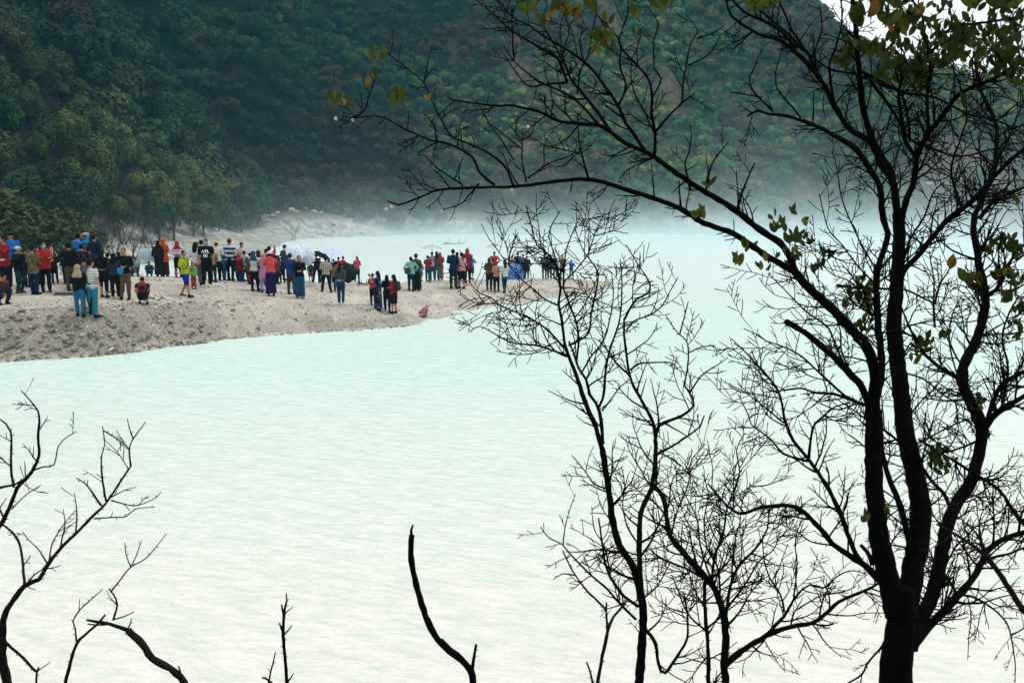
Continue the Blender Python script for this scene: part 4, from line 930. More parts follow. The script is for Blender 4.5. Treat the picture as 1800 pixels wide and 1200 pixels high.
def raw(g, vox):
    me = bpy.data.meshes.new('raw'); me.from_pydata([tuple(v) for v in g.v], [], g.f); o = bpy.data.objects.new('raw', me); COL.objects.link(o)
    md_ = o.modifiers.new('r', 'REMESH'); md_.mode = 'VOXEL'; md_.voxel_size = vox; md_.adaptivity = 0.0
    RAW.append(o); return o
def hand(g, p, d, side, sc=1.0):
    d = d.normalized(); u, v = frame(d)
    if u.x * side < 0: u, v = -u, -v
    palm = p + d * .045; rbox(g, palm, (.040 * sc, .016 * sc, .048 * sc), 0, Matrix((u, v, d)).transposed(), .6)
    for i, L in enumerate((.062, .072, .068, .052)):
        b = p + d * .085 * sc + u * ((i - 1.5) * .021) * sc
        tube(g, [b - d * .01, b + d * L * .5 + v * .006, b + d * L * .85 + v * .028], [.0095, .0085, .0065], 5)
    b = p + d * .03 + u * .035 * sc; tube(g, [b, b + (d * .6 + u * .8) * .035, b + (d * .9 + u * .5) * .065 + v * .012], [.011, .010, .007], 5)
def head_geo(g, M, sc=1.0, skinm=0):
    c = Vector((0, -.012, 1.600)); nu, nv = 16, 12; V = []; Fc = []
    for i in range(nv + 1):
        t = math.pi * i / nv
        for j in range(nu):
            a = 2 * math.pi * j / nu; x, y, z = math.sin(t) * math.cos(a), math.sin(t) * math.sin(a), math.cos(t)
            X_, Y_, Z_ = x * .074, y * .094, z * .112
            if z < 0: X_ *= 1 + .30 * z; Y_ = Y_ * (1 + .12 * z) - (.012 * -z if y < 0 else -.02 * z)
            if y < -.6: Y_ *= .95
            if y < -.9 and -.35 < z < .12: Y_ -= .020 if z < -.05 else .008        # nose
            if y < -.7 and .10 < z < .35 and abs(x) > .15: Y_ += .006            # eye sockets
            V.append(M @ (c + Vector((X_, Y_, Z_)) * sc))
    for i in range(nv):
        for j in range(nu): Fc.append((i * nu + j, (i + 1) * nu + j, (i + 1) * nu + (j + 1) % nu, i * nu + (j + 1) % nu))
    g.add(V, Fc, skinm)
    for s in (-1, 1):
        ellipsoid(g, M @ (c + Vector((s * .076, .006, -.005)) * sc), (.010, .020, .030), 6, 4, skinm, M.to_3x3())
        ellipsoid(g, M @ (c + Vector((s * .028, -.086, .014)) * sc), (.013, .006, .007), 6, 4, 1, M.to_3x3())
        ellipsoid(g, M @ (c + Vector((s * .028, -.089, .034)) * sc), (.017, .005, .004), 6, 4, 1, M.to_3x3())
    ellipsoid(g, M @ (c + Vector((0, -.093, -.055)) * sc), (.023, .007, .006), 6, 4, 2, M.to_3x3())
def tz(M, v): return M @ Vector(v)
m_eye = NM('dark_eye'); m_eye.bsdf(.3, .5, (.01, .008, .006, 1)); m_lip = NM('lips'); m_lip.bsdf(.5, .3, (.22, .07, .06, 1))
PEOPLE = []
GRP = 'visitors standing on the pale lake spit'
def find_ground(px, py):
    r = ray(px, py); t = 20.0
    while t < 160:
        p = CAM + r * t
        if p.y > 56 or p.z < 0.02: break
        if ground(p.x, p.y) >= p.z: return p
        t += 0.05
    best = None; t = 30.0            # the sight line passes just over the crest: stand on the crest below it
    while t < 54 / r.y:
        p = CAM + r * t; e_ = p.z - ground(p.x, p.y)
        if ground(p.x, p.y) > 0.03 and (best is None or e_ < best[0]): best = (e_, p.copy())
        t += 0.1
    p = best[1]; p.z = ground(p.x, p.y); print('CREST', px, py, round(best[0], 2), round(p.y, 1)); return p
def person(px, hy, fy, face, label, top=('#303030',), bottom=('trousers', '#222222'), head=('hair', '#0a0808'), arms='down', legs='stand', fem=False, skinc='#a8714f', sleeve=1.0, length=.86, lean=0, d=None,
           shoes='#1a1a1a', mask=None, over=None, hpitch=0, group=GRP, child=False, text=None, arms2=None, held=None, z=None):
    if d is None:
        p = find_ground(px, fy)
    else:
        p = P(px, fy, d); p.z = ground(p.x, p.y) if z is None else p.z
    dist = (p - CAM).dot(FWD)
    full = 1.70 if legs != 'crouch' else 1.08
    s = abs((fy - hy) * dist / F_PX) / full
    if d is not None and z is None: pass
    if not (0.5 < s * 1.7 < 1.95): print('HEIGHT', label, round(s * 1.7, 2), round(dist, 1))
    s = min(s, 1.12)
    fem_ = fem; hs = 1.22 if child else 1.0
    r = random.Random(int(px * 7 + hy))
    # torso transform
    pel = Vector((0, 0, .93))
    if legs == 'crouch': off = Vector((0, .08, -.60)); ln = math.radians(lean or 28)
    else: off = Vector((0, 0, -.03 if legs in ('walk', 'wide', 'bend') else 0)); ln = math.radians(lean)
    MT = Matrix.Translation(pel + off) @ Matrix.Rotation(ln, 4, 'X') @ Matrix.Translation(-pel)
    MH = MT @ Matrix.Translation((0, 0, 1.5)) @ Matrix.Rotation(math.radians(hpitch), 4, 'X') @ Matrix.Rotation(math.radians(r.uniform(-18, 18)), 4, 'Z') @ Matrix.Translation((0, 0, -1.5))
    sh = .165 if fem_ else .185; hipw = .165 if fem_ else .155
    lg = LEGS[legs]
    hips = [tz(MT, (s_ * .092, 0, .90)) for s_ in (-1, 1)]
    kn = [Vector((-lg[0][0], lg[0][1], lg[0][2])), Vector((lg[2][0], lg[2][1], lg[2][2]))]; an = [Vector((-lg[1][0], lg[1][1], lg[1][2])), Vector((lg[3][0], lg[3][1], lg[3][2]))]
    S = []; E = []; Hn = []
    for i, s_ in enumerate((-1, 1)):
        a_ = ARMS[arms2 if (arms2 and s_ == -1) else arms]
        jit = Vector((r.uniform(-.015, .015), r.uniform(-.02, .02), r.uniform(-.02, .02)))
        S.append(tz(MT, (s_ * sh, 0, 1.405))); E.append(tz(MT, (s_ * a_[0][0] * (.94 if fem_ else 1), a_[0][1], a_[0][2])) + jit); Hn.append(tz(MT, (s_ * a_[1][0], a_[1][1], a_[1][2])) + jit * 1.5)
    # body
    g = Geo()
    ringstack(g, [(.84, hipw * .85, .10, .0), (.93, hipw, .115, .005), (1.06, .125 if fem_ else .14, .095, 0), (1.25, .145 if fem_ else .16, .112, -.005), (1.38, sh * .93, .09, 0), (1.44, .10, .065, .005), (1.47, .052, .055, .005), (1.56, .05, .055, 0)], MT)
    for i in (0, 1):
        limb(g, [hips[i], kn[i], an[i]], [.082, .055, .038]); limb(g, [an[i], an[i] + Vector((0, -.05, -.045)), an[i] + Vector((0, -.15, -.055))], [.038, .036, .028])
        limb(g, [S[i], E[i], Hn[i]], [.052, .040, .028])
    rb = raw(g, .03)
    # top garment
    gt = Geo(); tt = .02
    rings = [(length, (hipw + .035) * (1.02 if length > .8 else 1.1 + (.8 - length) * .35), .135 + max(0, .86 - length) * .12, 0), (.95, hipw + .03, .14, 0), (1.06, .16 if not fem_ else .148, .118, 0), (1.25, .18 if not fem_ else .168, .135, -.005), (1.38, sh + .01, .11, 0), (1.445, .115, .075, .005), (1.475, .068, .068, .005)]
    if length < .7: rings.insert(1, (.84, (hipw + .045), .15, 0))
    if legs == 'crouch': rings = [q for q in rings if q[0] >= .9]; rings.insert(0, (.90, hipw + .03, .14, 0))
    ringstack(gt, rings, MT)
    for i in (0, 1):
        if sleeve >= .9: limb(gt, [S[i], E[i], E[i].lerp(Hn[i], .88)], [.068, .056, .044])
        elif sleeve > 0: limb(gt, [S[i], S[i].lerp(E[i], sleeve + .3)], [.07, .062])
    rt = raw(gt, .027)
    # lower garment
    gb = Geo(); kind = bottom[0]; brough = None
    if kind in ('trousers', 'shorts', 'capri', 'wide'):
        ringstack(gb, [(.80, hipw * .95, .12, 0), (.90, hipw + .018, .132, .004), (1.00, .15, .12, 0)], MT)
        for i in (0, 1):
            e = {'trousers': 1.0, 'wide': 1.0, 'shorts': .08, 'capri': .62}[kind]
            en = kn[i].lerp(an[i], e) if e else kn[i]
            w_ = .095 if kind == 'wide' else .06 if not fem_ else .052
            limb(gb, [hips[i], kn[i] + Vector((0, 0, .0)), en] if e > .1 else [hips[i], kn[i].lerp(hips[i], -.02)], [.102, .075 if kind != 'wide' else .095, w_] if e > .1 else [.102, .09])
    elif kind in ('skirt', 'longskirt'):
        hem = .10 if kind == 'longskirt' else .50
        ringstack(gb, [(hem, .215, .17, 0), (hem + .03, .215, .17, 0), (.6, .20, .155, 0), (.84, hipw + .035, .145, 0), (1.0, .145, .115, 0)], MT if legs != 'crouch' else None)
    rbm = raw(gb, .029)
    e = empty('person', p, math.radians(face)); e.scale = (s, s, s)
    tag(e, label, 'person', group)
    PEOPLE.append(dict(e=e, body=rb, top=rt, bot=rbm, spec=dict(top=top, bottom=bottom, head=head, skinc=skinc, shoes=shoes, mask=mask, text=text), MT=MT, MH=MH, S=S, E=E, H=Hn, an=an, hs=hs, r=r, over=over, hips=hips, fem=fem_, legs=legs))
    M = Matrix.Translation(p) @ Matrix.Rotation(math.radians(face), 4, 'Z') @ Matrix.Scale(s, 4)
    return dict(M=M, MT=MT, H=Hn, E=E, d=dist, s=s)
def from_raw(o, dg):
    me = bpy.data.meshes.new_from_object(o.evaluated_get(dg)); return me
def wrinkle(me, amp, seed, freq=7.0):
    n = len(me.vertices); co = np.empty(n * 3); no = np.empty(n * 3); me.vertices.foreach_get('co', co); me.vertices.foreach_get('normal', no)
    co = co.reshape(-1, 3); no = no.reshape(-1, 3); off = Vector((seed, seed * .3, 0))
    dv = np.array([noise.noise(Vector((c[0] * freq, c[1] * freq, c[2] * freq * .6)) + off) for c in co]) * amp
    me.vertices.foreach_set('co', (co + no * dv[:, None]).ravel()); me.update()
def finish_people():
    dg = bpy.context.evaluated_depsgraph_get(); dg.update()
    for q in PEOPLE:
        sp = q['spec']; e = q['e']; M = q['MT']; MH = q['MH']; hs = q['hs']; r = q['r']
        # body: limbs + head + hands in one mesh
        me = from_raw(q['body'], dg); g = Geo(); g.v = [v.co.copy() for v in me.vertices]; g.f = [tuple(f.vertices) for f in me.polygons]; g.m = [0] * len(g.f)
        head_geo(g, MH, hs)
        for i, s_ in enumerate((-1, 1)): hand(g, q['H'][i], q['H'][i] - q['E'][i], -s_)
        g.obj('body', [skin(sp['skinc']), m_eye.mat, m_lip.mat], e)
        tp = sp['top']; mt = from_raw(q['top'], dg); wrinkle(mt, .016, r.uniform(0, 50)); mt.materials.clear(); mt.materials.append(cloth(*tp[:1], *(tp[1:] if len(tp) > 1 else ())))
        mt.polygons.foreach_set('use_smooth', [True] * len(mt.polygons)); so_ = link(bpy.data.objects.new('shirt', mt), e)
        bt = sp['bottom']; mb_ = from_raw(q['bot'], dg); wrinkle(mb_, .014, r.uniform(0, 50), 8); mb_.materials.clear(); mb_.materials.append(cloth(bt[1], *(bt[2:] if len(bt) > 2 else ())))
        mb_.polygons.foreach_set('use_smooth', [True] * len(mb_.polygons)); link(bpy.data.objects.new({'longskirt': 'skirt', 'wide': 'trousers', 'capri': 'trousers'}.get(bt[0], bt[0]), mb_), e)
        hd = sp['head']; c = Vector((0, -.012, 1.600)); R3 = MH.to_3x3()
        def cc(v): return MH @ (c + Vector(v) * hs)
        def sc3(a): return tuple(x * hs for x in a)
        hm = cloth(hd[1]) if hd[0] != 'hair' and hd[0] != 'long' else cloth(hd[1])
        hg = Geo()
        if hd[0] in ('hair', 'cap', 'hat', 'beanie', 'back'):
            hg2 = Geo(); ellipsoid(hg2, cc((0, .016, .022)), sc3((.083, .094, .103)), 14, 10, 0, R3)
            hg2.obj('hair', cloth(hd[2] if len(hd) > 2 else '#0b0909'), e) if hd[0] != 'hair' else hg2.obj('hair', hm, e)
        if hd[0] == 'long':
            ellipsoid(hg, cc((0, .016, .022)), sc3((.084, .096, .104)), 14, 10, 0, R3); ringstack(hg, [(1.28, .06, .025, .095), (1.36, .09, .04, .09), (1.48, .10, .055, .07), (1.58, .092, .075, .04), (1.63, .07, .06, .02)], MH); hg.obj('hair', hm, e)
        elif hd[0] == 'hijab':
            ellipsoid(hg, cc((0, .022, .006)), sc3((.098, .112, .128)), 16, 12, 0, R3); ringstack(hg, [(1.30, .17, .11, .01), (1.36, .20, .135, .005), (1.43, .16, .12, .0), (1.50, .10, .098, .01), (1.56, .088, .09, .02)], M, 16); hg.obj('headscarf', hm, e)
        elif hd[0] == 'hood':
            ellipsoid(hg, cc((0, .028, .016)), sc3((.104, .115, .135)), 16, 12, 0, R3); ringstack(hg, [(1.40, .13, .10, .02), (1.50, .10, .098, .02), (1.56, .09, .09, .03)], M, 14); hg.obj('hood', hm, e)
        elif hd[0] == 'cap':
            ellipsoid(hg, cc((0, .010, .052)), sc3((.090, .102, .082)), 14, 8, 0, R3); ellipsoid(hg, cc((0, -.112, .048)), sc3((.068, .062, .009)), 12, 4, 0, R3); hg.obj('cap', hm, e)
        elif hd[0] == 'beanie':
            ellipsoid(hg, cc((0, .008, .048)), sc3((.092, .102, .090)), 14, 8, 0, R3); hg.obj('hat', hm, e)
        elif hd[0] == 'hat':
            ellipsoid(hg, cc((0, .008, .068)), sc3((.092, .100, .080)), 14, 8, 0, R3); ellipsoid(hg, cc((0, 0, .050)), sc3((.175, .18, .018)), 18, 4, 0, R3); hg.obj('hat', hm, e)
        if sp['mask']:
            g = Geo(); ellipsoid(g, cc((0, -.070, -.045)), sc3((.058, .045, .048)), 12, 8, 0, R3); g.obj('face_mask', cloth(sp['mask']), e)
        for i in (0, 1):
            if sp['shoes'] is None: break
            g = Geo(); a = q['an'][i]; rbox(g, (a.x, a.y - .055, .042), (.046, .135, .042), 0, None, .6); rbox(g, (a.x, a.y + .01, .075), (.042, .055, .05), 0, None, .7)
            rbox(g, (a.x, a.y - .055, .010), (.049, .14, .012), 0, None, .5); g.obj('shoe', cloth(sp['shoes']), e)
        if sp['text']:
            bv = BVHTree.FromPolygons([v.co for v in mt.vertices], [tuple(f.vertices) for f in mt.polygons])
            for k, (tx, zz) in enumerate(sp['text']):
                cu = bpy.data.curves.new('lettering', 'FONT'); cu.body = tx; cu.size = .15; cu.align_x = 'CENTER'; cu.resolution_u = 2; cu.offset = .006
                to = bpy.data.objects.new('t', cu); COL.objects.link(to); d2 = bpy.context.evaluated_depsgraph_get(); ml = bpy.data.meshes.new_from_object(to.evaluated_get(d2)); bpy.data.objects.remove(to)
                bm = bmesh.new(); bm.from_mesh(ml); bmesh.ops.triangulate(bm, faces=bm.faces); bmesh.ops.subdivide_edges(bm, edges=bm.edges, cuts=1)
                for v in bm.verts:
                    o_ = Vector((v.co.x, -1, zz + v.co.y)); h_ = bv.ray_cast(o_, Vector((0, 1, 0))); v.co = (h_[0] + Vector((0, -.008, 0))) if h_[0] else Vector((v.co.x, -.14, zz + v.co.y))
                bm.to_mesh(ml); bm.free(); ml.materials.clear(); ml.materials.append(cloth('#f2f2f2')); link(bpy.data.objects.new('lettering', ml), so_)
        if q['over']:       # open vest / jacket panels or belt
            g = Geo(); c_ = q['over']; ringstack(g, [(.985, .165, .135, 0), (1.03, .165, .135, 0)], M, 16); g.obj('belt', cloth(c_), e)
    for o in RAW:
        me = o.data; bpy.data.objects.remove(o); bpy.data.meshes.remove(me)
# carried things: each one a thing of its own
def at_local(q, v, torso=True):
    return (q['M'] @ q['MT'] if torso else q['M'])
def place(o, Mx, loc, label, cat, group=None):
    o.matrix_world = Mx @ Matrix.Translation(loc); tag(o, label, cat, group); return o
def backpack(q, c, label, c2=None, sz=1.0, y=.21):
    Mx = at_local(q, 0); e = empty('backpack'); e.matrix_world = Mx @ Matrix.Translation((0, y, 1.22)); tag(e, label, 'backpack')
    g = Geo(); rbox(g, (0, 0, 0), (.15 * sz, .085 * sz, .22 * sz), 0, None, .55); g.obj('bag_body', cloth(c), e)
    g = Geo(); rbox(g, (0, .085 * sz, -.07), (.11 * sz, .035, .10 * sz), 0, None, .5); g.obj('pocket', cloth(c2 or c), e)
    for s_ in (-1, 1):
        g = Geo(); tube(g, [Vector((s_ * .09, -.06, .16)), Vector((s_ * .10, -.16, .24)), Vector((s_ * .11, -.33, .16)), Vector((s_ * .13, -.36, .0)), Vector((s_ * .14, -.24, -.15)), Vector((s_ * .12, -.06, -.17))], [.018] * 6, 5); g.obj('strap', cloth(c2 or c), e)
def bag(q, loc, c, label, size=(.14, .06, .12), cat='bag', shoulder=None, world=False):
    Mx = at_local(q, 0); e = empty('handbag' if cat == 'bag' else 'plastic_bag'); e.matrix_world = Mx @ Matrix.Translation(loc); tag(e, label, cat)
    g = Geo(); rbox(g, (0, 0, 0), size, 0, None, .6); g.obj('bag_body', cloth(c), e)
    top = Vector(shoulder) - Vector(loc) if shoulder else Vector((0, 0, size[2] + .14))
    g = Geo(); tube(g, [Vector((-size[0] * .8, 0, size[2] * .7)), top + Vector((-.015, 0, 0)), top + Vector((.015, 0, 0)), Vector((size[0] * .8, 0, size[2] * .7))], [.011] * 4, 5); g.obj('strap', cloth(c), e)
def phone(q, label, c='#101012', cat='phone'):
    h = (q['H'][0] + q['H'][1]) / 2; e_ = (q['E'][0] + q['E'][1]) / 2; dr = (h - e_).normalized(); p = h + dr * .09
    g = Geo(); rbox(g, (0, 0, 0), (.075, .010, .040) if cat == 'phone' else (.07, .045, .05), 0, None, .35); g.obj
    o = g.obj('phone' if cat == 'phone' else 'camera_held', cloth(c)); 
    if cat != 'phone': o.name = 'photo_camera'
    o.matrix_world = q['M'] @ Matrix.Translation(p); tag(o, label, cat)
def umbrella(px, py, d, R_, label, canopy, tilt=(0, 0), rib='#50585c', depth=.32, shaft=.85, alpha=None, hook=True):
    p = P(px, py, d); e = empty('umbrella', p); e.rotation_euler = (math.radians(tilt[0]), math.radians(tilt[1]), .2); tag(e, label, 'umbrella')
    n = 8; V = []; Fc = []; K = 5; seg = 4
    for i in range(K + 1):
        t = i / K
        for j in range(n * seg):
            a = 2 * math.pi * j / (n * seg); f = (j % seg) / seg; dip = 1 - .13 * math.sin(math.pi * f) * t
            V.append(Vector((R_ * t * dip * math.cos(a), R_ * t * dip * math.sin(a), -depth * R_ * t * t * (1 + .08 * math.sin(math.pi * f)))))
    N = n * seg
    for i in range(K):
        for j in range(N): Fc.append((i * N + j, (i + 1) * N + j, (i + 1) * N + (j + 1) % N, i * N + (j + 1) % N))
    if alpha:
        key = ('clear', canopy)
        if key not in MATS:
            m = NM('clear_vinyl'); m.bsdf(.15, .5, lin(canopy)); m.b.inputs['Alpha'].default_value = alpha; MATS[key] = m.mat
        cm = MATS[key]
    else: cm = cloth(canopy)
    mesh_obj('canopy', V, Fc, cm, e)
    for k in range(n):
        a = 2 * math.pi * k / n; g = Geo(); tube(g, [Vector((R_ * t * math.cos(a), R_ * t * math.sin(a), -depth * R_ * t * t - .012)) for t in (0, .3, .6, .85, 1.0)], [.008] * 5, 4); g.obj('rib', cloth(rib), e)
    g = Geo(); tube(g, [Vector((0, 0, .09)), Vector((0, 0, 0)), Vector((0, 0, -shaft))], [.006, .011, .011], 6); g.obj('shaft', cloth(rib), e)
    g = Geo(); tube(g, [Vector((0, 0, -shaft)), Vector((0, 0, -shaft - .08)), Vector((0.03, 0, -shaft - .12)), Vector((.06, 0, -shaft - .09))], [.017] * 4, 6); g.obj('handle', cloth('#1a1a1a'), e)
    return e
# ------------------------------------------------------------------ the crowd, left to right
TR, JEAN, NAVY, BLK = 'trousers', '#27405f', '#161c30', '#0e0e10'
q = person(2, 478, 535, 60, 'crouching person in red and green top cut by the left edge', ('#8a1f22', 'wide', '#1d5a3a'), (TR, '#1b2748'), ('hair', '#0a0808'), 'front', 'crouch')
backpack(q, '#16305e', 'dark blue bag on the back of the crouching person at the left edge', sz=.8)
q = person(12, 415, 514, -15, 'man in open red jacket over white shirt raising a camera to his face', ('#8f1d20',), (TR, '#10182c'), ('hair', '#14100e'), 'phone', over='#d8dada', length=.80)
phone(q, 'black camera held to the face of the man in the red jacket', '#08080a', 'camera')
q = person(25, 400, 492, 30, 'man in bright blue jacket and dark cap standing higher behind the red jacket', ('#1673b8',), (TR, '#14161c'), ('cap', '#12141a'), 'cross', d=31.5)
bag(q, (.14, -.1, .8), '#c9b417', 'yellow jacket bundle hanging beside the man in bright blue', (.10, .06, .22), 'bundle')
person(37, 433, 515, 70, 'person in black jacket with blue collar and black-white cap, knees bent', ('#0d0f15',), (TR, '#1e3c4c'), ('cap', '#bfc6cc'), 'phone', 'bend', shoes='#5a3020', length=.80)
person(62, 433, 518, 165, 'man in camouflage jacket seen from behind with hands in front', ('#4b4c33', 'camo', '#6a6748'), (TR, '#16274e'), ('hair', '#0c0a09'), 'front', length=.74)
q = person(82, 427, 513, 35, 'man in orange-red shirt with light blue face mask, holding up a toddler', ('#a63226',), (TR, '#0d0d12'), ('hair', '#0c0a09'), 'fwd', mask='#6fbfd8', length=.80)
q2 = person(92, 431, 459, -60, 'toddler in pale pink held by the man in the orange-red shirt', ('#d6b3b4',), (TR, '#d8c2c4'), ('beanie', '#a3262c'), 'fwd', child=True, d=31.0, z=1, shoes='#c7c7c7', group=None)
q = person(108, 438, 478, 150, 'dark clothed person with pale trousers bending behind the crowd at left', ('#12161f',), (TR, '#9fb7c8'), ('hair', '#0b0909'), 'fwd', 'bend', lean=25, d=36)
person(126, 428, 513, 185, 'man in black jacket with black hat and red collar wearing khaki trousers', ('#0f1116',), (TR, '#5a503c'), ('beanie', '#0c0c10'), 'hip')
q = person(142, 407, 490, 175, 'person in sky blue hooded jacket taking a photo above the others', ('#1777b6',), (TR, '#151a28'), ('hair', '#0a0909'), 'up', d=32.5)
phone(q, 'white phone raised above the sky blue jacket', '#dfe3e6')
person(148, 430, 508, 200, 'man in dark plaid shirt just behind the couple in jeans', ('#1d2133', 'plaid', '#4a3a44'), (TR, '#1a1a20'), ('hair', '#0b0909'), 'front')
person(170, 418, 494, 170, 'man in dark navy jacket and jeans seen from behind on the rise', ('#142446',), (TR, '#1f4462'), ('hair', '#0a0909'), 'front', d=33.5)
person(154, 451, 551, 190, 'brown haired person in grey top half hidden between the couple', ('#5f5f66',), (TR, '#2a3c54'), ('hair', '#2c1d14'), 'front', fem=True)
q = person(142, 466, 557, 180, 'woman with beige headscarf, black top and light blue jeans at the bank edge', ('#0e0f12',), (TR, '#2c6f93'), ('hijab', '#a89a80'), 'front', 'stand', fem=True)
q = person(165, 457, 558, 160, 'man in white polo with teal stripes and light blue jeans at the bank edge', ('#c9cfc8', 'thin', '#3f7f86'), (TR, '#2a7f96'), ('hair', '#15100e'), 'down', sleeve=.45, over='#15151a')
bag(q, (.20, -.08, .62), '#5d7c8c', 'grey-blue folded coat hanging beside the striped polo man', (.06, .09, .22), 'coat')
person(184, 440, 523, 180, 'woman with long dark hair and open black cardigan beside the rise', ('#15110f', 'plain'), ('capri', '#0f1018'), ('long', '#0d0a09'), 'front', fem=True, length=.86, over='#8a7a68')
q = person(204, 446, 526, 190, 'girl in navy plaid shirt and black trousers with a light blue bag', ('#1e2338', 'plaid', '#4c4458'), (TR, '#0b0d13'), ('long', '#0a0808'), 'front', fem=True, shoes='#b9b2a0')
bag(q, (-.20, .0, 1.08), '#2b9fd4', 'light blue shoulder bag on the girl in navy plaid', (.15, .07, .15), 'bag', (-.13, 0, 1.44))
person(222, 437, 526, 15, 'man in black long sleeved top and khaki trousers, hands joined', ('#101012',), (TR, '#6a5a45'), ('hair', '#0b0a0a'), 'front', 'easy')
person(237, 446, 482, 30, 'small figure in pale blue sitting behind the man in khaki trousers', ('#7fa3b0',), (TR, '#3b4a55'), ('hair', '#0b0a0a'), 'front', 'crouch', d=39)
q = person(252, 485, 536, 200, 'crouching boy seen from behind wearing a red and black backpack', ('#14151a',), ('shorts', '#12131a'), ('hair', '#0b0909'), 'front', 'crouch', sleeve=.2)
backpack(q, '#8e1524', 'red and black backpack on the crouching boy', '#15151c', .95)
q = person(264, 452, 481, 10, 'person with blue trousers sheltering under the white umbrella at left', ('#3e6f90',), (TR, '#1f6f8c'), ('hair', '#0b0a0a'), 'hold', 'crouch', d=40)
umbrella(262, 440, 39.5, .52, 'white and grey umbrella left of the orange hooded figure', '#9aabb6', (32, 12), depth=.5, shaft=.6)
person(280, 418, 481, 190, 'dark haired person almost hidden on the left of the orange hooded figure', ('#221c1c',), ('longskirt', '#191515'), ('long', '#0a0808'), fem=True)
person(290, 416, 482, 180, 'person in orange hooded coat and long brown skirt', ('#b0581a',), ('longskirt', '#2c1d18'), ('hijab', '#b85c1a'), 'front', fem=True, length=.66, shoes='#2a1f1c')
q = person(314, 421, 484, 15, 'woman with red headscarf, lilac striped jumper and red skirt', ('#a79fb8', 'stripe', '#c9c4d4'), (TR, '#11131a'), ('hijab', '#9c1f38'), 'front', fem=True, length=.95, over='#8f1a2a')
bag(q, (-.08, -.2, .22), '#d76fae', 'pink plastic bag hanging low by the woman with the red headscarf', (.09, .06, .11), 'bag')
person(336, 423, 451, 170, 'far figure in white shirt on the distant shore behind the crowd', ('#c9cfd2',), (TR, '#4d5c60'), ('hair', '#151313'))
q = person(327, 440, 522, 75, 'boy in blue shorts and yellow sleeved black vest looking at his phone', ('#a8b822',), ('shorts', '#17348a'), ('hair', '#0b0909'), 'front', 'walk', sleeve=.55, shoes='#1a1412')
phone(q, 'dark phone in the hands of the boy in blue shorts')
backpack(q, '#14161a', 'black vest pack worn by the boy in blue shorts', sz=.95, y=.12)
person(341, 462, 508, 40, 'small child in green top and red trousers behind the boy in blue shorts', ('#6aa858',), (TR, '#a03c2c'), ('hair', '#120e0c'), child=True, fem=True)
person(347, 425, 502, 185, 'woman in white shirt with very long black hair and grey trousers', ('#c5ccd4',), (TR, '#7c7a72'), ('long', '#0a090c'), 'front', 'walk', fem=True, sleeve=.5)
q = person(357, 423, 492, 195, 'person in grey top raising a camera behind the masked man in black', ('#6a6258',), (TR, '#7d6d56'), ('hair', '#0c0a0a'), 'up')
q = person(365, 421, 504, 8, 'man in black shirt with white lettering, black trousers and blue face mask', ('#0e0e12',), (TR, '#0d0d14'), ('hair', '#0c0a0a'), 'down', 'easy', sleeve=.5, mask='#3fc0d2', text=[('ATL', 1.22), ('00', 1.07)], shoes='#cfcfcf', length=.80)
person(383, 425, 494, 195, 'woman in white cardigan with a yellow cap and black trousers', ('#cfc9be',), (TR, '#0e0e12'), ('cap', '#b8b24a'), 'cross', fem=True, sleeve=.7)
person(396, 446, 489, 120, 'boy in blue jacket and jeans left of the striped polo man with red cap', ('#1d4f86',), (TR, '#28506e'), ('beanie', '#22384e'), 'front', child=True)
q = person(406, 419, 492, 170, 'man in blue and white wide striped shirt with a red cap', ('#1d3a66', 'wide', '#c6d0d8'), (TR, '#0f1114'), ('cap', '#8c2730'), 'front', sleeve=.6)
person(418, 421, 449, 180, 'far figure in teal top on the distant shore behind the red cap', ('#2f5f66',), (TR, '#3a5558'), ('hair', '#141414'), group='far figures on the distant shore')
person(424, 425, 493, 60, 'young man in white shirt and grey vest looking down beside the striped shirt', ('#b7bcb6',), (TR, '#2b5c74'), ('hair', '#0c0a0a'), 'front', lean=10)
person(422, 446, 496, 160, 'little girl in maroon coat and pink headscarf in front of the grey vest', ('#6a1622',), (TR, '#17305a'), ('hijab', '#c23a5e'), 'down', child=True, fem=True, length=.66, shoes='#2a6ea0')
person(437, 419, 449, 170, 'far figure in brown coat on the distant shore', ('#6b4f4b',), (TR, '#5a4845'), ('hair', '#2a1a16'), length=.7)
person(455, 419, 446, 150, 'far figure in pink top on the distant shore', ('#a56474',), (TR, '#4a6468'), ('hair', '#141414'))
person(450, 430, 452, 120, 'far crouched figure in green beside the far pink top', ('#3d6258',), (TR, '#33504a'), ('hair', '#141414'), 'front', 'crouch')
q = person(448, 442, 512, 165, 'woman with teal headscarf, white cardigan and black trousers', ('#c2c6c0',), (TR, '#0d0d10'), ('hijab', '#1a5a78'), 'phone', 'easy', fem=True)
bag(q, (.20, .02, 1.0), '#4d4c40', 'olive grey shoulder bag of the woman with the teal headscarf', (.15, .08, .17), 'bag', (.13, 0, 1.44))
bag(q, (.24, -.03, .55), '#a8182c', 'small red bag hanging by the legs of the teal headscarf woman', (.08, .05, .13), 'bag', (.25, -.05, .86))
person(457, 441, 511, 160, 'person in maroon top and dark trousers beside the teal headscarf', ('#5c1532',), (TR, '#100f14'), ('hijab', '#5a2a24'), 'phone', fem=True)
person(465, 446, 515, 190, 'woman in lilac pink tunic and pale trousers', ('#bf93b6',), (TR, '#a9a6c8'), ('hijab', '#b98a90'), 'phone', fem=True, length=.62)
person(475, 429, 492, 175, 'person in red hood and black cap behind the white sun hat', ('#8e1d26',), (TR, '#14141a'), ('beanie', '#0f0d10'), 'up')
q = person(477, 443, 520, 200, 'woman in white sun hat and coral top with long purple skirt, arms raised', ('#cf5552',), ('longskirt', '#20164e'), ('hat', '#d8d0bf'), 'phone', fem=True, length=.90, shoes='#6a5040')
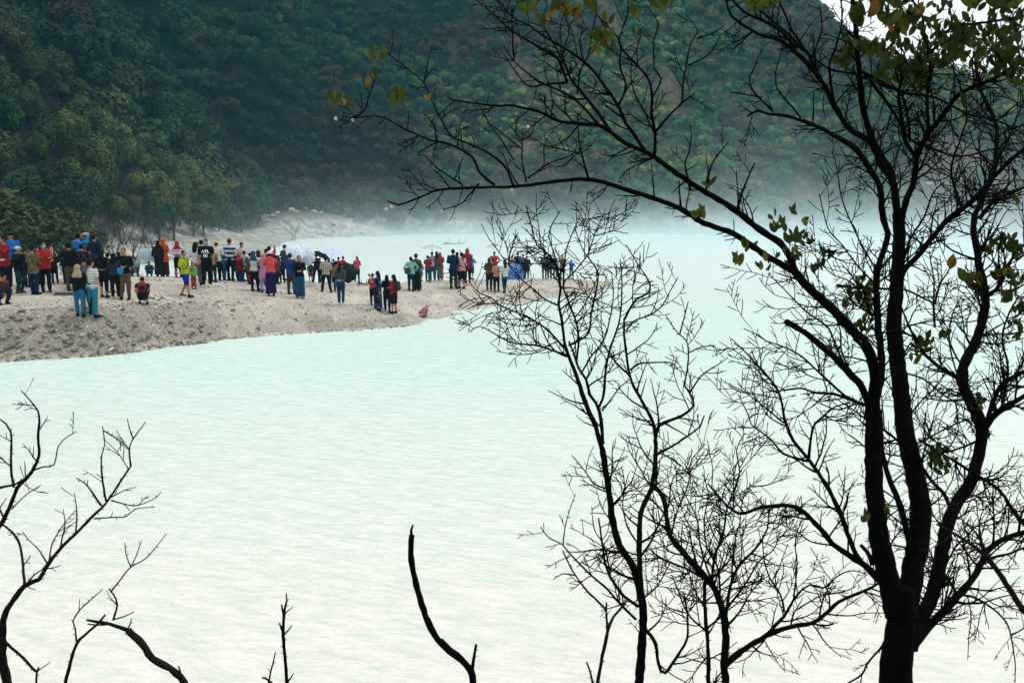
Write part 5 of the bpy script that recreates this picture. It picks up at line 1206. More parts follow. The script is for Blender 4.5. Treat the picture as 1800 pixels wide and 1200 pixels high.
phone(q, 'phone raised by the woman in the white sun hat')
person(479, 419, 450, 190, 'far figure in dark green hat on the distant shore', ('#41564e',), (TR, '#3c5450'), ('hat', '#26382f'), 'hip')
person(484, 433, 490, 180, 'dark haired person behind the sun hat woman on her right', ('#3a2028',), (TR, '#1d2430'), ('hair', '#0c0a0a'))
person(491, 441, 485, 170, 'child with dark green headscarf and grey brown coat', ('#645a52',), (TR, '#3c6070'), ('hijab', '#1f3a2c'), fem=True, length=.66)
person(502, 425, 486, 150, 'man with blue cap, grey jacket and dark jeans beside the white umbrella', ('#4a4448',), (TR, '#152a44'), ('beanie', '#1d5a9c'), 'front', 'easy')
person(512, 446, 517, 165, 'person with blue striped cap, blue jacket and grey trousers', ('#1b4a88',), (TR, '#47505c'), ('beanie', '#2c5a94'), 'front', 'easy')
person(528, 450, 524, 15, 'woman in black jumper and wide teal trousers with joined hands', ('#10121c',), ('wide', '#1e5678'), ('hair', '#0c0a0a'), 'front', fem=True, shoes='#9a6a50')
umbrella(521, 437, 36.5, .46, 'white umbrella with faint blue print tilted beside the blue cap man', '#cdd8e0', (38, 18), '#8090a0', .4, .7)
umbrella(536, 446, 37.0, .50, 'pale blue umbrella leaning behind the black jumper woman', '#b9cadb', (60, 25), '#8090a0', .4, .7)
person(546, 450, 485, 180, 'child in grey jacket and red skirt under a dark folded umbrella', ('#4e4a50',), ('skirt', '#a8252e'), ('hood', '#2c3638'), child=True, fem=True)
q = person(557, 439, 490, 200, 'man in dark red and black clothes with legs wide apart', ('#2a1518',), (TR, '#16233c'), ('hair', '#14100e'), 'fwd', 'wide')
umbrella(567, 443, 40.5, .42, 'black umbrella over the man with legs wide apart', '#15181a', (10, 25), '#303030', .4, .75)
umbrella(585, 440, 39.5, .62, 'flat white umbrella with a blue rim above the red jackets', '#bcc9e4', (6, 8), '#27408a', .18, .8)
person(574, 451, 514, 180, 'man in black and white plaid shirt and black trousers seen from behind', ('#b9b8aa', 'plaid', '#2c2e2c'), (TR, '#16140f'), ('hair', '#0f0d0b'), 'front', 'wide')
person(579, 447, 489, 170, 'person in bright blue raincoat hood behind the black and white plaid shirt', ('#1d63c2',), (TR, '#1c2a3c'), ('hood', '#1d63c2'), fem=True)
person(596, 446, 490, 175, 'person in red jacket just left of the other red jacket', ('#b02c28',), (TR, '#1a1c24'), ('hair', '#0c0a0a'), 'front')
person(604, 447, 490, 140, 'person in orange red raincoat under the flat umbrella', ('#c23a24',), (TR, '#20222a'), ('hair', '#2a1a14'), 'front', fem=True, length=.74)
person(592, 460, 512, 185, 'child in brown and black striped top beside the grey jumper', ('#b98a5c', 'stripe', '#251c16'), (TR, '#20242c'), ('hair', '#0f0c0a'), child=True, sleeve=.6)
q = person(600, 463, 536, 160, 'brown haired woman in grey jumper and blue jeans', ('#4c4f50',), (TR, '#1c4268'), ('long', '#3a1e16'), 'front', fem=True, over='#cdb6b0', shoes='#c9d2da', length=.92)
bag(q, (.18, -.02, .90), '#256f92', 'teal bag at the hip of the woman in the grey jumper', (.09, .08, .15), 'bag', (.13, 0, 1.44))
umbrella(612, 478, 40.0, .50, 'black umbrella opened sideways on the sand before the pink jumper girl', '#20302e', (75, 40), '#10100f', .45, .6)
q = person(628, 443, 489, -15, 'long haired girl in pink jumper and black leggings at the water edge', ('#b95472',), (TR, '#0f1014'), ('long', '#1a100e'), 'front', 'easy', fem=True)
bag(q, (-.16, -.12, .86), '#c6cede', 'white bag carried by the girl in the pink jumper', (.12, .06, .20), 'bag')
q = person(656, 481, 537, 200, 'person in pink red sleeved shirt and dark trousers behind the long patterned dress', ('#b02c44',), (TR, '#14141a'), ('hair', '#0c0a0a'), 'fwd', 'easy', fem=True, sleeve=.6)
q = person(665, 477, 546, -110, 'woman in long black dress with coloured patches, long black hair', ('#101016', 'patch'), ('longskirt', '#0f0f18', 'patch'), ('long', '#0a0809'), 'phone', fem=True, sleeve=.2)
phone(q, 'phone held by the woman in the long patterned dress')
q = person(681, 484, 548, 175, 'woman in dark navy shirt and jeans between the patterned dress and the red shirt', ('#0f1220',), (TR, '#14243c'), ('long', '#0a0809'), 'front', fem=True, sleeve=.6)
q = person(693, 483, 551, -120, 'girl in red shirt and black shorts with a rucksack', ('#9c1f2c',), ('shorts', '#14141a'), ('long', '#120c0c'), 'front', fem=True, sleeve=.5)
backpack(q, '#3a3d2a', 'olive green rucksack on the girl in the red shirt')
bag(q, (-.20, -.16, .62), '#8fb4c0', 'pale blue plastic bag held by the girl in the red shirt', (.10, .06, .19), 'bag')
person(742, 529, 557, 70, 'child in pink hooded coat crouching and reaching to the water', ('#c2868e',), (TR, '#b98a80'), ('hood', '#d6a8b2'), 'reach', 'crouch', lean=50, fem=True, child=True)
q = person(723, 452, 512, 195, 'person in pale teal shirt and dark jeans with a big shoulder bag', ('#7fb0b0',), (TR, '#152c40'), ('hair', '#120e0e'), 'hip', fem=True)
bag(q, (.17, .06, 1.02), '#3e524a', 'large grey green bag on the pale teal shirt', (.17, .10, .16), 'bag', (-.13, 0, 1.44))
person(732, 447, 511, 170, 'man in dark cap and olive brown jacket next to the pale teal shirt', ('#4c4a38',), (TR, '#14141a'), ('cap', '#22302c'), 'front')
person(740, 452, 486, 150, 'figure in lilac shirt and grey skirt behind the dark cap man', ('#9a98b4',), ('skirt', '#6a6e60'), ('hair', '#120e0e'), 'hip', fem=True)
person(752, 443, 489, 160, 'person in dark red top at the left under the clear umbrella', ('#8e2c38',), (TR, '#1f5a60'), ('hair', '#2a1512'), 'hold')
q = person(760, 440, 490, 180, 'man in grey checked shirt and jeans under the clear umbrella', ('#7d8792', 'plaid', '#a8b0b6'), (TR, '#28606e'), ('hair', '#0c0a0a'), 'front', 'easy')
bag(q, (.02, .17, 1.0), '#a9b4bd', 'pale grey bag on the back of the grey checked shirt', (.17, .05, .14), 'bag', (.13, 0, 1.44))
q = person(768, 440, 490, 185, 'woman in rust shirt and blue jeans under the clear umbrella', ('#7c4640',), (TR, '#2a6a88'), ('long', '#0f0b0b'), 'front', fem=True)
bag(q, (-.12, .14, 1.0), '#5d4a42', 'brown bag on the back of the woman in the rust shirt', (.15, .07, .13), 'bag', (.13, 0, 1.44))
person(774, 439, 487, 175, 'tall figure in rust dress at the right under the clear umbrella', ('#86503e',), ('longskirt', '#8a5a48'), ('hijab', '#9a4a36'), 'front', fem=True, length=.7)
umbrella(760, 431, 49.0, .60, 'clear grey umbrella over four people near the water', '#b4bfbf', (3, 2), '#8c999b', .30, .85, .62)
q = person(797, 435, 508, 165, 'tall man in dark blue jacket and grey trousers facing the lake', ('#13294c',), (TR, '#2c3a44'), ('hair', '#120e0c'), 'front', 'easy', length=.74)
bag(q, (-.16, -.05, 1.0), '#7c1f22', 'dark red bag between the tall blue jacket and the pale pink shirt', (.06, .07, .22), 'bag', (-.13, 0, 1.44))
person(812, 445, 508, -160, 'woman in pale pink shirt and black shorts with folded arms', ('#c9a3ae',), ('shorts', '#141418'), ('cap', '#14141a'), 'cross', fem=True)
person(822, 438, 497, 170, 'person in red headscarf behind the pale pink shirt', ('#8f2630',), (TR, '#22283c'), ('hijab', '#b02c38'), 'front', fem=True, length=.7)
person(829, 441, 484, 150, 'person in light blue hooded jacket right of the red headscarf', ('#1c86c8',), ('shorts', '#3c4450'), ('hood', '#1c8ad0'), 'fwd')
person(869, 438, 486, 175, 'person in bright red shirt beneath the faint clear umbrella', ('#b83038',), (TR, '#20242e'), ('hair', '#1a1212'), 'hip')
umbrella(868, 429, 51.0, .50, 'faint clear umbrella above the bright red shirt', '#b9c8c6', (3, 0), '#98a6a6', .42, .85, .5)
umbrella(915, 432, 52.0, .62, 'very faint flat umbrella behind the leaning twigs', '#bccac8', (2, 0), '#a4b2b0', .2, .85, .45)
person(860, 454, 511, 185, 'woman with long brown hair, brown top and navy jeans', ('#5a4630',), (TR, '#12283e'), ('long', '#4a3424'), 'front', fem=True)
person(873, 460, 513, 190, 'fair haired person in white and orange top with black trousers', ('#b98a78',), (TR, '#121418'), ('hair', '#6a4630'), 'front', fem=True)
person(887, 458, 514, -160, 'long haired girl in white top and jeans right of the orange top', ('#c2ccc2',), (TR, '#1c4a66'), ('long', '#3a2a1c'), 'front', 'walk', fem=True)
person(900, 445, 486, 170, 'person in dull pink top behind the blue sheet', ('#93505f',), (TR, '#28405c'), ('hair', '#2a2020'))
person(910, 441, 487, 180, 'person in dark grey coat standing behind the blue sheet', ('#2c3438',), (TR, '#1f3048'), ('beanie', '#3c5a60'), length=.7)
person(919, 444, 487, 160, 'person in mid grey top second behind the blue sheet', ('#56585c',), (TR, '#2c3444'), ('hair', '#40504e'), 'front')
person(926, 448, 488, 190, 'person in black coat at the right end of the blue sheet', ('#24262a',), (TR, '#202428'), ('hair', '#141212'), length=.6)
umbrella(906, 478, 50.5, .62, 'blue umbrella lying open on the sand behind the twigs', '#5f8cc8', (70, -10), '#204080', .35, .5)
person(957, 446, 490, 170, 'person in grey green coat with red collar behind the leaning twigs', ('#4c5450',), (TR, '#2c5a58'), ('hair', '#8a3a34'), 'front')
person(966, 448, 490, 185, 'person in dark hat partly hidden by twigs', ('#3c4444',), (TR, '#34484c'), ('hat', '#22262a'))
person(976, 451, 490, 170, 'person in pale grey teal coat behind the twigs', ('#7d9694',), (TR, '#3c4c50'), ('hijab', '#6e8f8c'), fem=True, length=.7)
person(988, 448, 491, 165, 'person in yellow hood and grey coat near the tip of the spit', ('#6c7674',), (TR, '#4a5654'), ('hood', '#c09c4a'), 'fwd', length=.7)
person(1004, 456, 492, 150, 'person in blue jacket standing furthest out on the tip of the spit', ('#2450b4',), (TR, '#64807e'), ('hair', '#2a4464'), 'fwd', 'walk')
for a_ in [
 (50, 438, 505, 170, 'person in dark green jacket between the cap wearer and the camouflage jacket', ('#1c2a22',), (TR, '#15161c')), (74, 441, 500, 20, 'dark jacketed person half hidden behind the camouflage jacket', ('#17171d',), (TR, '#20242c')),
 (97, 443, 498, 190, 'person in brown jacket behind the toddler', ('#3c2a20',), (TR, '#12141a')), (117, 441, 500, 160, 'person in charcoal top left of the khaki trousers', ('#22262c',), (TR, '#1a2233')),
 (135, 437, 505, 175, 'person in dark red top between black hat and plaid shirt', ('#5a1a1e',), (TR, '#15161a')), (160, 436, 503, 185, 'person in purple grey top under the dark navy jacket', ('#34303f',), (TR, '#1a1c22')),
 (193, 445, 515, 175, 'dark haired woman in black between the open cardigan and the plaid girl', ('#0f0f14',), (TR, '#16161c')), (213, 444, 512, 200, 'person in dark blue top right of the plaid girl', ('#17233a',), (TR, '#101218')),
 (353, 440, 497, 150, 'person in red top low between the long hair and the masked man', ('#7a1f20',), (TR, '#15161a')), (376, 437, 496, 170, 'person in beige top at the right arm of the masked man', ('#8a775e',), (TR, '#222')),
 (389, 436, 491, 190, 'person in grey top left of the blue jacket boy', ('#7f8288',), (TR, '#1d2a3c')), (413, 437, 490, 200, 'dark clothed person right of the wide striped shirt', ('#1d2027',), (TR, '#14161b')),
 (431, 436, 490, 160, 'person in pale grey shirt right of the maroon coat girl', ('#9fa6a4',), (TR, '#2b5c74')), (441, 445, 500, 170, 'person in teal grey top left of the teal headscarf', ('#3f5f66',), (TR, '#15161c')),
 (470, 438, 503, 180, 'person in violet top between lilac tunic and sun hat', ('#4a2a5c',), (TR, '#1c1830')), (487, 450, 500, 150, 'child in dusky pink at the elbow of the sun hat woman', ('#8a4a58',), (TR, '#26262e')),
 (496, 443, 488, 190, 'person in dark brown jacket left of the tall blue cap', ('#33261f',), (TR, '#16181d')), (519, 452, 505, 185, 'dark clothed person between the blue jacket and the black jumper', ('#20222b',), (TR, '#2a303a')),
 (563, 446, 489, 170, 'person in navy coat under the black umbrella', ('#161e33',), (TR, '#16233c')), (587, 449, 489, 165, 'dark haired figure between blue raincoat and red jacket', ('#2a2c31',), (TR, '#1b1d22')),
 (735, 456, 509, 180, 'person in grey top squeezed behind the dark cap man', ('#4e5352',), (TR, '#1a1d22')), (804, 444, 505, 175, 'person in dark maroon top between tall blue jacket and pale pink shirt', ('#431a22',), (TR, '#1c1e24')),
 (866, 455, 508, 190, 'person in dark olive top between long brown hair and orange top', ('#34382c',), (TR, '#14161a'))]:
    c_ = [z_ if z_ != '#222' else '#222222' for z_ in a_[6]]
    person(a_[0], a_[1], a_[2], a_[3], a_[4], a_[5], tuple(c_), (RNG.choice(('hair', 'long', 'hair')), RNG.choice(('#0a0808', '#15100d'))), RNG.choice(('front', 'down', 'phone', 'hip', 'cross')), RNG.choice(('stand', 'easy')), skinc=RNG.choice(('#a8714f', '#8f5d40', '#b98260')))
finish_people()
# small things on the ground
x, y = find_ground(114, 517).xy
e = empty('folded_mat', (x, y, ground(x, y)), .4); tag(e, 'flat grey green folded mat on the sand left of the couple in jeans', 'mat')
g = Geo()
for k in range(3): rbox(g, (0.02 * k, 0.01 * k, .02 + .025 * k), (.34, .22, .016), 0, Matrix.Rotation(.06 * k, 3, 'Z'), .25)
g.obj('sheet', cloth('#5c6a64', 'plaid', '#8a938e'), e)
def log_thing(px, py, d, z, L, rad, rz, label, forks, sc=1.0):
    x, y = pd(px, d); e = empty('driftwood', (x, y, z), rz); tag(e, label, 'driftwood'); r = random.Random(int(px)); g = Geo()
    pts = [Vector((L * (t - .5), .12 * L * math.sin(t * 5), .05 * math.sin(t * 9) + .03)) for t in np.linspace(0, 1, 7)]; tube(g, pts, [rad * (1 - .5 * i / 6) * r.uniform(.9, 1.15) for i in range(7)], 6); g.obj('trunk', M_PALEW, e)
    for k in range(forks):
        a = r.uniform(0, 6.28); q = pts[r.randint(1, 6)]; g = Geo(); dr = Vector((math.cos(a), math.sin(a) * .5, r.uniform(.3, 1.2))).normalized(); tube(g, [q, q + dr * L * .16, q + (dr + Vector((.2, 0, .3))) * L * .28], [rad * .45, rad * .3, rad * .1], 5); g.obj('branch', M_PALEW, e)
M_PALEW = bark('drift_wood_bark', (0.03, 0.03, 0.028), (0.12, 0.12, 0.11), 0.9)
log_thing(797, 4.3 * F_PX / 63, 106, 0.02, 2.2, .10, .1, 'dark driftwood snag poking out of the milky lake above the tall man', 5)
a_, b_ = pd(645, 42.5); log_thing(645, 0, 42.5, ground(a_, b_), .9, .05, .3, 'tangle of grey twigs on the sand right of the pink jumper girl', 8)
a_ = find_ground(272, 527); log_thing(272, 0, a_.y, a_.z, .7, .03, .0, 'thin stick on the sand right of the red and black backpack', 2)
# ------------------------------------------------------------------ forest on the crater slope
def crown_material():
    m = NM('forest_foliage'); m.bsdf(0.8, 0.12)
    p = m.pos(); oi = m.n('ShaderNodeObjectInfo')
    n1 = m.noise(0.028, 4, 0.6, p); n2 = m.noise(0.9, 4, 0.7, p)
    sp = m.n('ShaderNodeSeparateXYZ'); m.l(p, sp.inputs[0])
    big = m.ramp(n1.outputs[0], [(0.34, (0.005, 0.024, 0.022)), (0.43, (0.030, 0.020, 0.016)), (0.49, (0.014, 0.046, 0.022)), (0.57, (0.036, 0.054, 0.018)), (0.68, (0.062, 0.100, 0.040))])
    r = m.ramp(oi.outputs['Random'], [(0.0, (0.50, 0.62, 0.75)), (0.35, (0.80, 0.95, 0.85)), (0.6, (1.15, 1.12, 0.9)), (0.8, (1.55, 1.35, 0.95)), (0.92, (1.5, 1.0, 0.95)), (1.0, (1.1, 1.3, .9))])
    v = m.ramp(n2.outputs[0], [(0.36, (0.28, 0.36, 0.42)), (0.64, (1.7, 1.6, 1.35))])
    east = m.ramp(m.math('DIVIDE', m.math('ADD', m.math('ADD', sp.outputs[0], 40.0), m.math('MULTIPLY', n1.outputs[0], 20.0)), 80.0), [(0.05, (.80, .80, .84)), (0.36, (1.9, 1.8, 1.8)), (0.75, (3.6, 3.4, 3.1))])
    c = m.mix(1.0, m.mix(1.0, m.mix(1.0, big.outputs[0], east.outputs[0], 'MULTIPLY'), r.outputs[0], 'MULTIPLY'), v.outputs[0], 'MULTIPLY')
    m.l(c, m.b.inputs['Base Color'])
    tr = m.n('ShaderNodeBsdfTranslucent'); m.l(c, tr.inputs[0]); ms = m.n('ShaderNodeMixShader'); ms.inputs[0].default_value = 0.06
    m.l(m.b.outputs[0], ms.inputs[1]); m.l(tr.outputs[0], ms.inputs[2]); m.l(ms.outputs[0], m.out.inputs['Surface'])
    return m.mat
M_CROWN = crown_material()
mt_ = NM('pale_trunk_bark'); mt_.bsdf(0.9, 0.1, (0.035, 0.030, 0.026, 1)); M_TRUNK = mt_.mat
def crown_mesh(seed, n=420, flat=0.62, card=0.16, lobes=9):
    r = random.Random(seed); V = []; Fc = []
    L = []
    for i in range(lobes):
        a = r.uniform(0, 6.28); rr = 0.60 * math.sqrt(r.random())
        L.append((Vector((rr * math.cos(a), rr * math.sin(a), 0.62 - 0.95 * rr * rr + r.uniform(-.06, .1))), r.uniform(0.26, 0.40)))
    for i in range(n):
        c, R_ = r.choice(L)
        d = Vector((r.gauss(0, 1), r.gauss(0, 1), r.gauss(0.35, 0.9))).normalized()
        p = c + d * R_ * r.uniform(0.82, 1.06); p.z *= flat * 1.5
        u, v = frame((d + Vector((r.gauss(0, .4), r.gauss(0, .4), r.gauss(0.3, .4)))).normalized())
        a = r.uniform(0, 3.14); u, v = u * math.cos(a) + v * math.sin(a), v * math.cos(a) - u * math.sin(a)
        s = card * r.uniform(0.5, 1.2); t = s * r.uniform(.5, .9)
        b = len(V); V += [p + u * s, p + v * t, p - u * s, p - v * t]
        Fc.append((b, b + 1, b + 2, b + 3))
    return V, Fc
def forest_tree(seed, **kw):
    V, Fc = crown_mesh(seed, **kw)
    me = bpy.data.meshes.new('crown'); me.from_pydata([tuple(v + Vector((0, 0, 0.55))) for v in V], [], Fc); me.materials.append(M_CROWN)
    g = Geo(); r = random.Random(seed)
    tube(g, [Vector((0, 0, -0.5)), Vector((r.uniform(-.05, .05), 0, 0.4)), Vector((r.uniform(-.1, .1), r.uniform(-.1, .1), 0.9))], [0.07, 0.05, 0.02], 5)
    for k in range(3):
        a = r.uniform(0, 6.28); tube(g, [Vector((0, 0, .35)), Vector((.5 * math.cos(a), .5 * math.sin(a), .85))], [.03, .01], 4)
    mt = bpy.data.meshes.new('trunk'); mt.from_pydata([tuple(v) for v in g.v], [], g.f); mt.materials.append(M_TRUNK)
    return me, mt
PROTO_NEAR = [forest_tree(200 + i, n=2300, flat=fl, card=.052, lobes=lb) for i, (fl, lb) in enumerate([(.75, 8), (.85, 6), (.65, 10), (.8, 7)])]
PROTO = [forest_tree(100 + i, n=n, flat=fl, card=cdz, lobes=lb) for i, (n, fl, cdz, lb) in enumerate([(1100, .6, .105, 9), (1000, .7, .11, 7), (1200, .55, .10, 11), (1050, .8, .105, 8), (900, .5, .12, 6), (1200, .65, .095, 12)])]
rf = random.Random(77)
def visible_px(x, y, z):
    v = Vector((x, y, z)) - CAM; d = v.dot(FWD)
    if d < 1: return None
    return 900 + v.dot(RIGHT) / d * F_PX, 600 - v.dot(UP) / d * F_PX, d
# candidate sites by jittered grid with spacing growing with distance
sites = []; under = []
gx = np.arange(-150, 185, 2.35); gy = np.arange(44, 330, 2.35)
GX, GY = np.meshgrid(gx, gy); GX = GX + np.random.RandomState(4).uniform(-1.1, 1.1, GX.shape); GY = GY + np.random.RandomState(5).uniform(-1.1, 1.1, GY.shape)
GH = sdf(GX, GY, HILLPOLY); GZ = land(GX, GY, False)
GN_ = vnoise(GX, GY, 0.05, 31.0, 3)
for x, y, h, z, nn in zip(GX.ravel(), GY.ravel(), GH.ravel(), GZ.ravel(), GN_.ravel()):
    if h < -1.5 + 2 * nn: continue
    q = visible_px(x, y, z + 2)
    if q is None or q[0] < -160 or q[0] > 1960 or q[1] < -260: continue
    skip_ = False
    for (bx, by), rr in bare_xy:
        if ((x - bx) / rr) ** 2 + ((y - by) / (rr * 1.5)) ** 2 < rf.uniform(0.5, 1.5): skip_ = rf.random() < 0.92
    if skip_: continue
    if rf.random() < (.28 if q[0] < 420 else .2 if q[0] < 700 else .05): continue
    mid = min(1, max(0, (q[0] - 350) / 450))
    s = (3.1 - 1.15 * mid) * rf.uniform(0.65, 1.25) * (1 + 0.25 * nn)
    if q[2] < 100: s *= .76
    if mid > 0.5: s *= .86
    sites.append((q[2], x, y, z, s, q[0], q[1]))
    if mid > 0.3 and h > 2:
        for _k in range(3):
            ex_, ey_ = x + rf.uniform(-1.8, 1.8), y + rf.uniform(-1.8, 1.8); under.append((ex_, ey_, z + (ey_ - y) * .8, s * rf.uniform(.32, .62)))
sites.sort()
near_sites = [s for s in sites if s[5] < 700 and -50 < s[6] and s[5] > -50]
chosen = set(id(s) for s in near_sites[:284]) | set(id(s) for s in near_sites[284::max(1, (len(near_sites) - 284) // 10)])
rest = []
ind_n = 0
def band(px, d):
    return 'far left' if px < 200 else 'left'
for s in sites:
    if id(s) in chosen and ind_n < 298:
        k = rf.randrange(len(PROTO)) if s[0] > 98 else 10 + rf.randrange(4); PR = PROTO[k] if k < 10 else PROTO_NEAR[k - 10]; e = empty('forest_tree', (s[1], s[2], s[3] - 0.15), rf.uniform(0, 6.28)); e.scale = (s[4], s[4], s[4] * rf.uniform(1.0, 1.35))
        e['label'] = 'round dark green tree of the dense forest covering the crater slope'; e['category'] = 'tree'; e['group'] = 'dense forest trees on the left crater slope'
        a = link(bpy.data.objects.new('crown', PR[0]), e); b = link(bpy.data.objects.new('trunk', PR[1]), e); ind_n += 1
        if ind_n <= 1: first_crowns = []
        if k not in [c[0] for c in first_crowns]: first_crowns.append((k, a))
    else: rest.append(s)
rest += [(0, a[0], a[1], a[2], a[3], 0, 0) for a in under]
# the rest of the wood: points with real crowns instanced on them
pm = bpy.data.meshes.new('forest_mass'); pm.from_pydata([(s[1], s[2], s[3] - 0.2) for s in rest], [], [])
for nm, vals in (('size', [s[4] for s in rest]), ('turn', [rf.uniform(0, 6.28) for _ in rest])):
    a = pm.attributes.new(nm, 'FLOAT', 'POINT'); a.data.foreach_set('value', np.array(vals, np.float32))
fm = link(bpy.data.objects.new('distant_forest', pm)); fm['kind'] = 'stuff'
fm['label'] = 'dense mixed green forest clothing the steep crater wall'
ng = bpy.data.node_groups.new('forest_scatter', 'GeometryNodeTree')
ng.interface.new_socket('Geometry', in_out='INPUT', socket_type='NodeSocketGeometry'); ng.interface.new_socket('Geometry', in_out='OUTPUT', socket_type='NodeSocketGeometry')
gi = ng.nodes.new('NodeGroupInput'); go = ng.nodes.new('NodeGroupOutput'); iop = ng.nodes.new('GeometryNodeInstanceOnPoints'); jg = ng.nodes.new('GeometryNodeJoinGeometry')
for k, ob in first_crowns:
    oi = ng.nodes.new('GeometryNodeObjectInfo'); oi.inputs['Object'].default_value = ob; oi.transform_space = 'ORIGINAL'; oi.inputs['As Instance'].default_value = True
    ng.links.new(oi.outputs['Geometry'], jg.inputs[0])
def nattr(n):
    a = ng.nodes.new('GeometryNodeInputNamedAttribute'); a.data_type = 'FLOAT'; a.inputs['Name'].default_value = n; return a.outputs['Attribute']
cx_ = ng.nodes.new('ShaderNodeCombineXYZ'); ng.links.new(nattr('turn'), cx_.inputs[2])
ng.links.new(gi.outputs[0], iop.inputs['Points']); ng.links.new(jg.outputs[0], iop.inputs['Instance']); iop.inputs['Pick Instance'].default_value = True
ng.links.new(cx_.outputs[0], iop.inputs['Rotation']); ng.links.new(nattr('size'), iop.inputs['Scale']); ng.links.new(iop.outputs[0], go.inputs[0])
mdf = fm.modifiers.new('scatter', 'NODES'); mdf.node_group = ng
print('forest', len(sites), ind_n, len(rest))
# bushes at the far left behind the crowd
def bush(px, d, s, label, n=1500, col=None):
    x, y = pd(px, d); z = ground(x, y); e = empty('leafy_bush', (x, y, z))
    tag(e, label, 'bush', 'leafy bushes behind the crowd on the left')
    V, Fc = crown_mesh(int(px) + 7000, n=n, flat=.75, card=.055, lobes=16)
    o = mesh_obj('foliage', [v * s for v in V], Fc, M_BUSH, e, smooth=False)
    g = Geo(); r = random.Random(px)
    for k in range(5):
        a = r.uniform(0, 6.28); tube(g, [Vector((0, 0, -.2)), Vector((.3 * s * math.cos(a), .3 * s * math.sin(a), .4 * s)), Vector((.55 * s * math.cos(a), .55 * s * math.sin(a), .8 * s))], [.05, .035, .012], 5)
    g.obj('stem', M_TRUNK, e)
mb2 = NM('bush_foliage'); mb2.bsdf(0.75, 0.15); nn_ = mb2.noise(1.6, 5, 0.7, mb2.pos())
mb2.l(mb2.ramp(nn_.outputs[0], [(0.3, (0.012, 0.020, 0.006)), (0.52, (0.035, 0.050, 0.012)), (0.72, (0.085, 0.095, 0.022))]).outputs[0], mb2.b.inputs['Base Color']); M_BUSH = mb2.mat
for px, d, s, L in [(-35, 50, 3.4, 'tall leafy bush cut by the left edge of the picture'), (18, 52, 3.3, 'olive green bush behind the man in the bright blue jacket'), (70, 53, 3.0, 'rounded olive bush behind the camouflage jacket man'),
                    (112, 55, 2.8, 'olive bush tapering toward the bare shrubs'), (150, 58, 2.0, 'low bush at the right end of the leafy bushes'), (-5, 60, 4.4, 'large dark bush rising behind the leftmost bushes')]:
    bush(px, d, s, L)
# bare grey shrubs and small trees on the pale shore
M_PALEB = bark('dull_brown_bark', (0.025, 0.022, 0.020), (0.085, 0.075, 0.068), 0.9)
def small_bare(name, px, d, hpx, label, seed, group=None, spread=0.7, stems=4, sides=4):
    x, y = pd(px, d); z = ground(x, y); e = empty(name, (x, y, z)); tag(e, label, 'tree' if name == 'bare_tree' else 'shrub', group)
    r = random.Random(seed); H = hpx * d / F_PX; gt = Geo(); gb = Geo()
    def grow(g, p, dr, L, rad, lv):
        pts = [p]; n = 4
        for i in range(n):
            dr = (dr + Vector((r.uniform(-.25, .25), r.uniform(-.25, .25), r.uniform(-.05, .2)))).normalized(); pts.append(pts[-1] + dr * L / n)
        tube(g, pts, [rad * (1 - .6 * i / n) for i in range(n + 1)], 5 if lv > 2 else 3)
        if lv > 0:
            for k in range(3 if lv > 1 else 2):
                q = pts[r.randint(2, n)]; a = r.uniform(0, 6.28)
                d2 = (dr + Vector((math.cos(a), math.sin(a), .3)) * spread).normalized(); grow(gb, q, d2, L * r.uniform(.5, .75), rad * .5, lv - 1)
    for k in range(stems):
        a = r.uniform(0, 6.28); grow(gt, Vector((r.uniform(-.2, .2), r.uniform(-.1, .1), -.1)), Vector((.4 * math.cos(a), .4 * math.sin(a), 1)).normalized(), H * .55, H * 0.018 + .01, 3)
    gt.obj('stem' if stems > 1 else 'trunk', M_PALEB, e); gb.obj('branch', M_PALEB, e)
small_bare('bare_tree', 517, 118, 36, 'small grey bare tree on the pale bank beyond the umbrellas', 2, None, .9, 4)
for i, (px, d, h) in enumerate([(168, 60, 55), (183, 66, 50), (205, 64, 46), (222, 74, 52), (236, 68, 44), (252, 78, 50), (266, 72, 40), (280, 84, 44), (240, 60, 30), (300, 86, 36), (320, 92, 34), (195, 80, 60), (212, 86, 58), (150, 66, 62), (232, 84, 60), (345, 96, 28), (310, 88, 40), (290, 94, 44), (330, 100, 36), (355, 104, 34), (272, 90, 48), (375, 112, 24), (262, 84, 44)]):
    small_bare('bare_shrub', px, d, h * 1.25, 'grey leafless shrub in the thicket behind the blue umbrella', 50 + i, 'leafless shrubs behind the crowd', .7, 5)
for i, (px, d, h) in enumerate([(640, 148, 18), (668, 147, 14), (702, 146, 12), (845, 147, 16), (930, 148, 12), (1040, 148, 20), (1107, 147, 22), (1122, 148, 18), (1150, 147, 24), (1172, 148, 20), (1205, 147, 16), (1248, 148, 14), (1330, 146, 14), (1395, 146, 18), (1450, 146, 14)]):
    small_bare('bare_tree', px, d, h, 'tiny leafless tree in the mist at the foot of the far slope', 80 + i, 'tiny leafless trees along the misty far shore', .6, 2)
# pale boulders on the far bank
M_ROCKP = rock_mat('pale_rock', (0.16, 0.155, 0.13), (0.36, 0.35, 0.31), (0.52, 0.51, 0.46))
RP = []
for i in range(4):
    m_ = rock_mesh(40 + i, 2); m_.materials.clear(); m_.materials.append(M_ROCKP); RP.append(m_)
for i in range(120):
    px = rf.choice([rf.uniform(380, 640), rf.uniform(440, 620), rf.uniform(1100, 1800)]); d = rf.uniform(126, 140) if px < 700 else rf.uniform(140, 150)
    x, y = pd(px, d); o = link(bpy.data.objects.new('rock', RP[i % 4]), hillside); s = rf.uniform(.2, .62); o.scale = (s * 1.4, s, s * .8); o.location = (x, y, land1(x, y) + .1 * s); o.rotation_euler = (rf.uniform(-.3, .3), rf.uniform(-.3, .3), rf.uniform(0, 6))
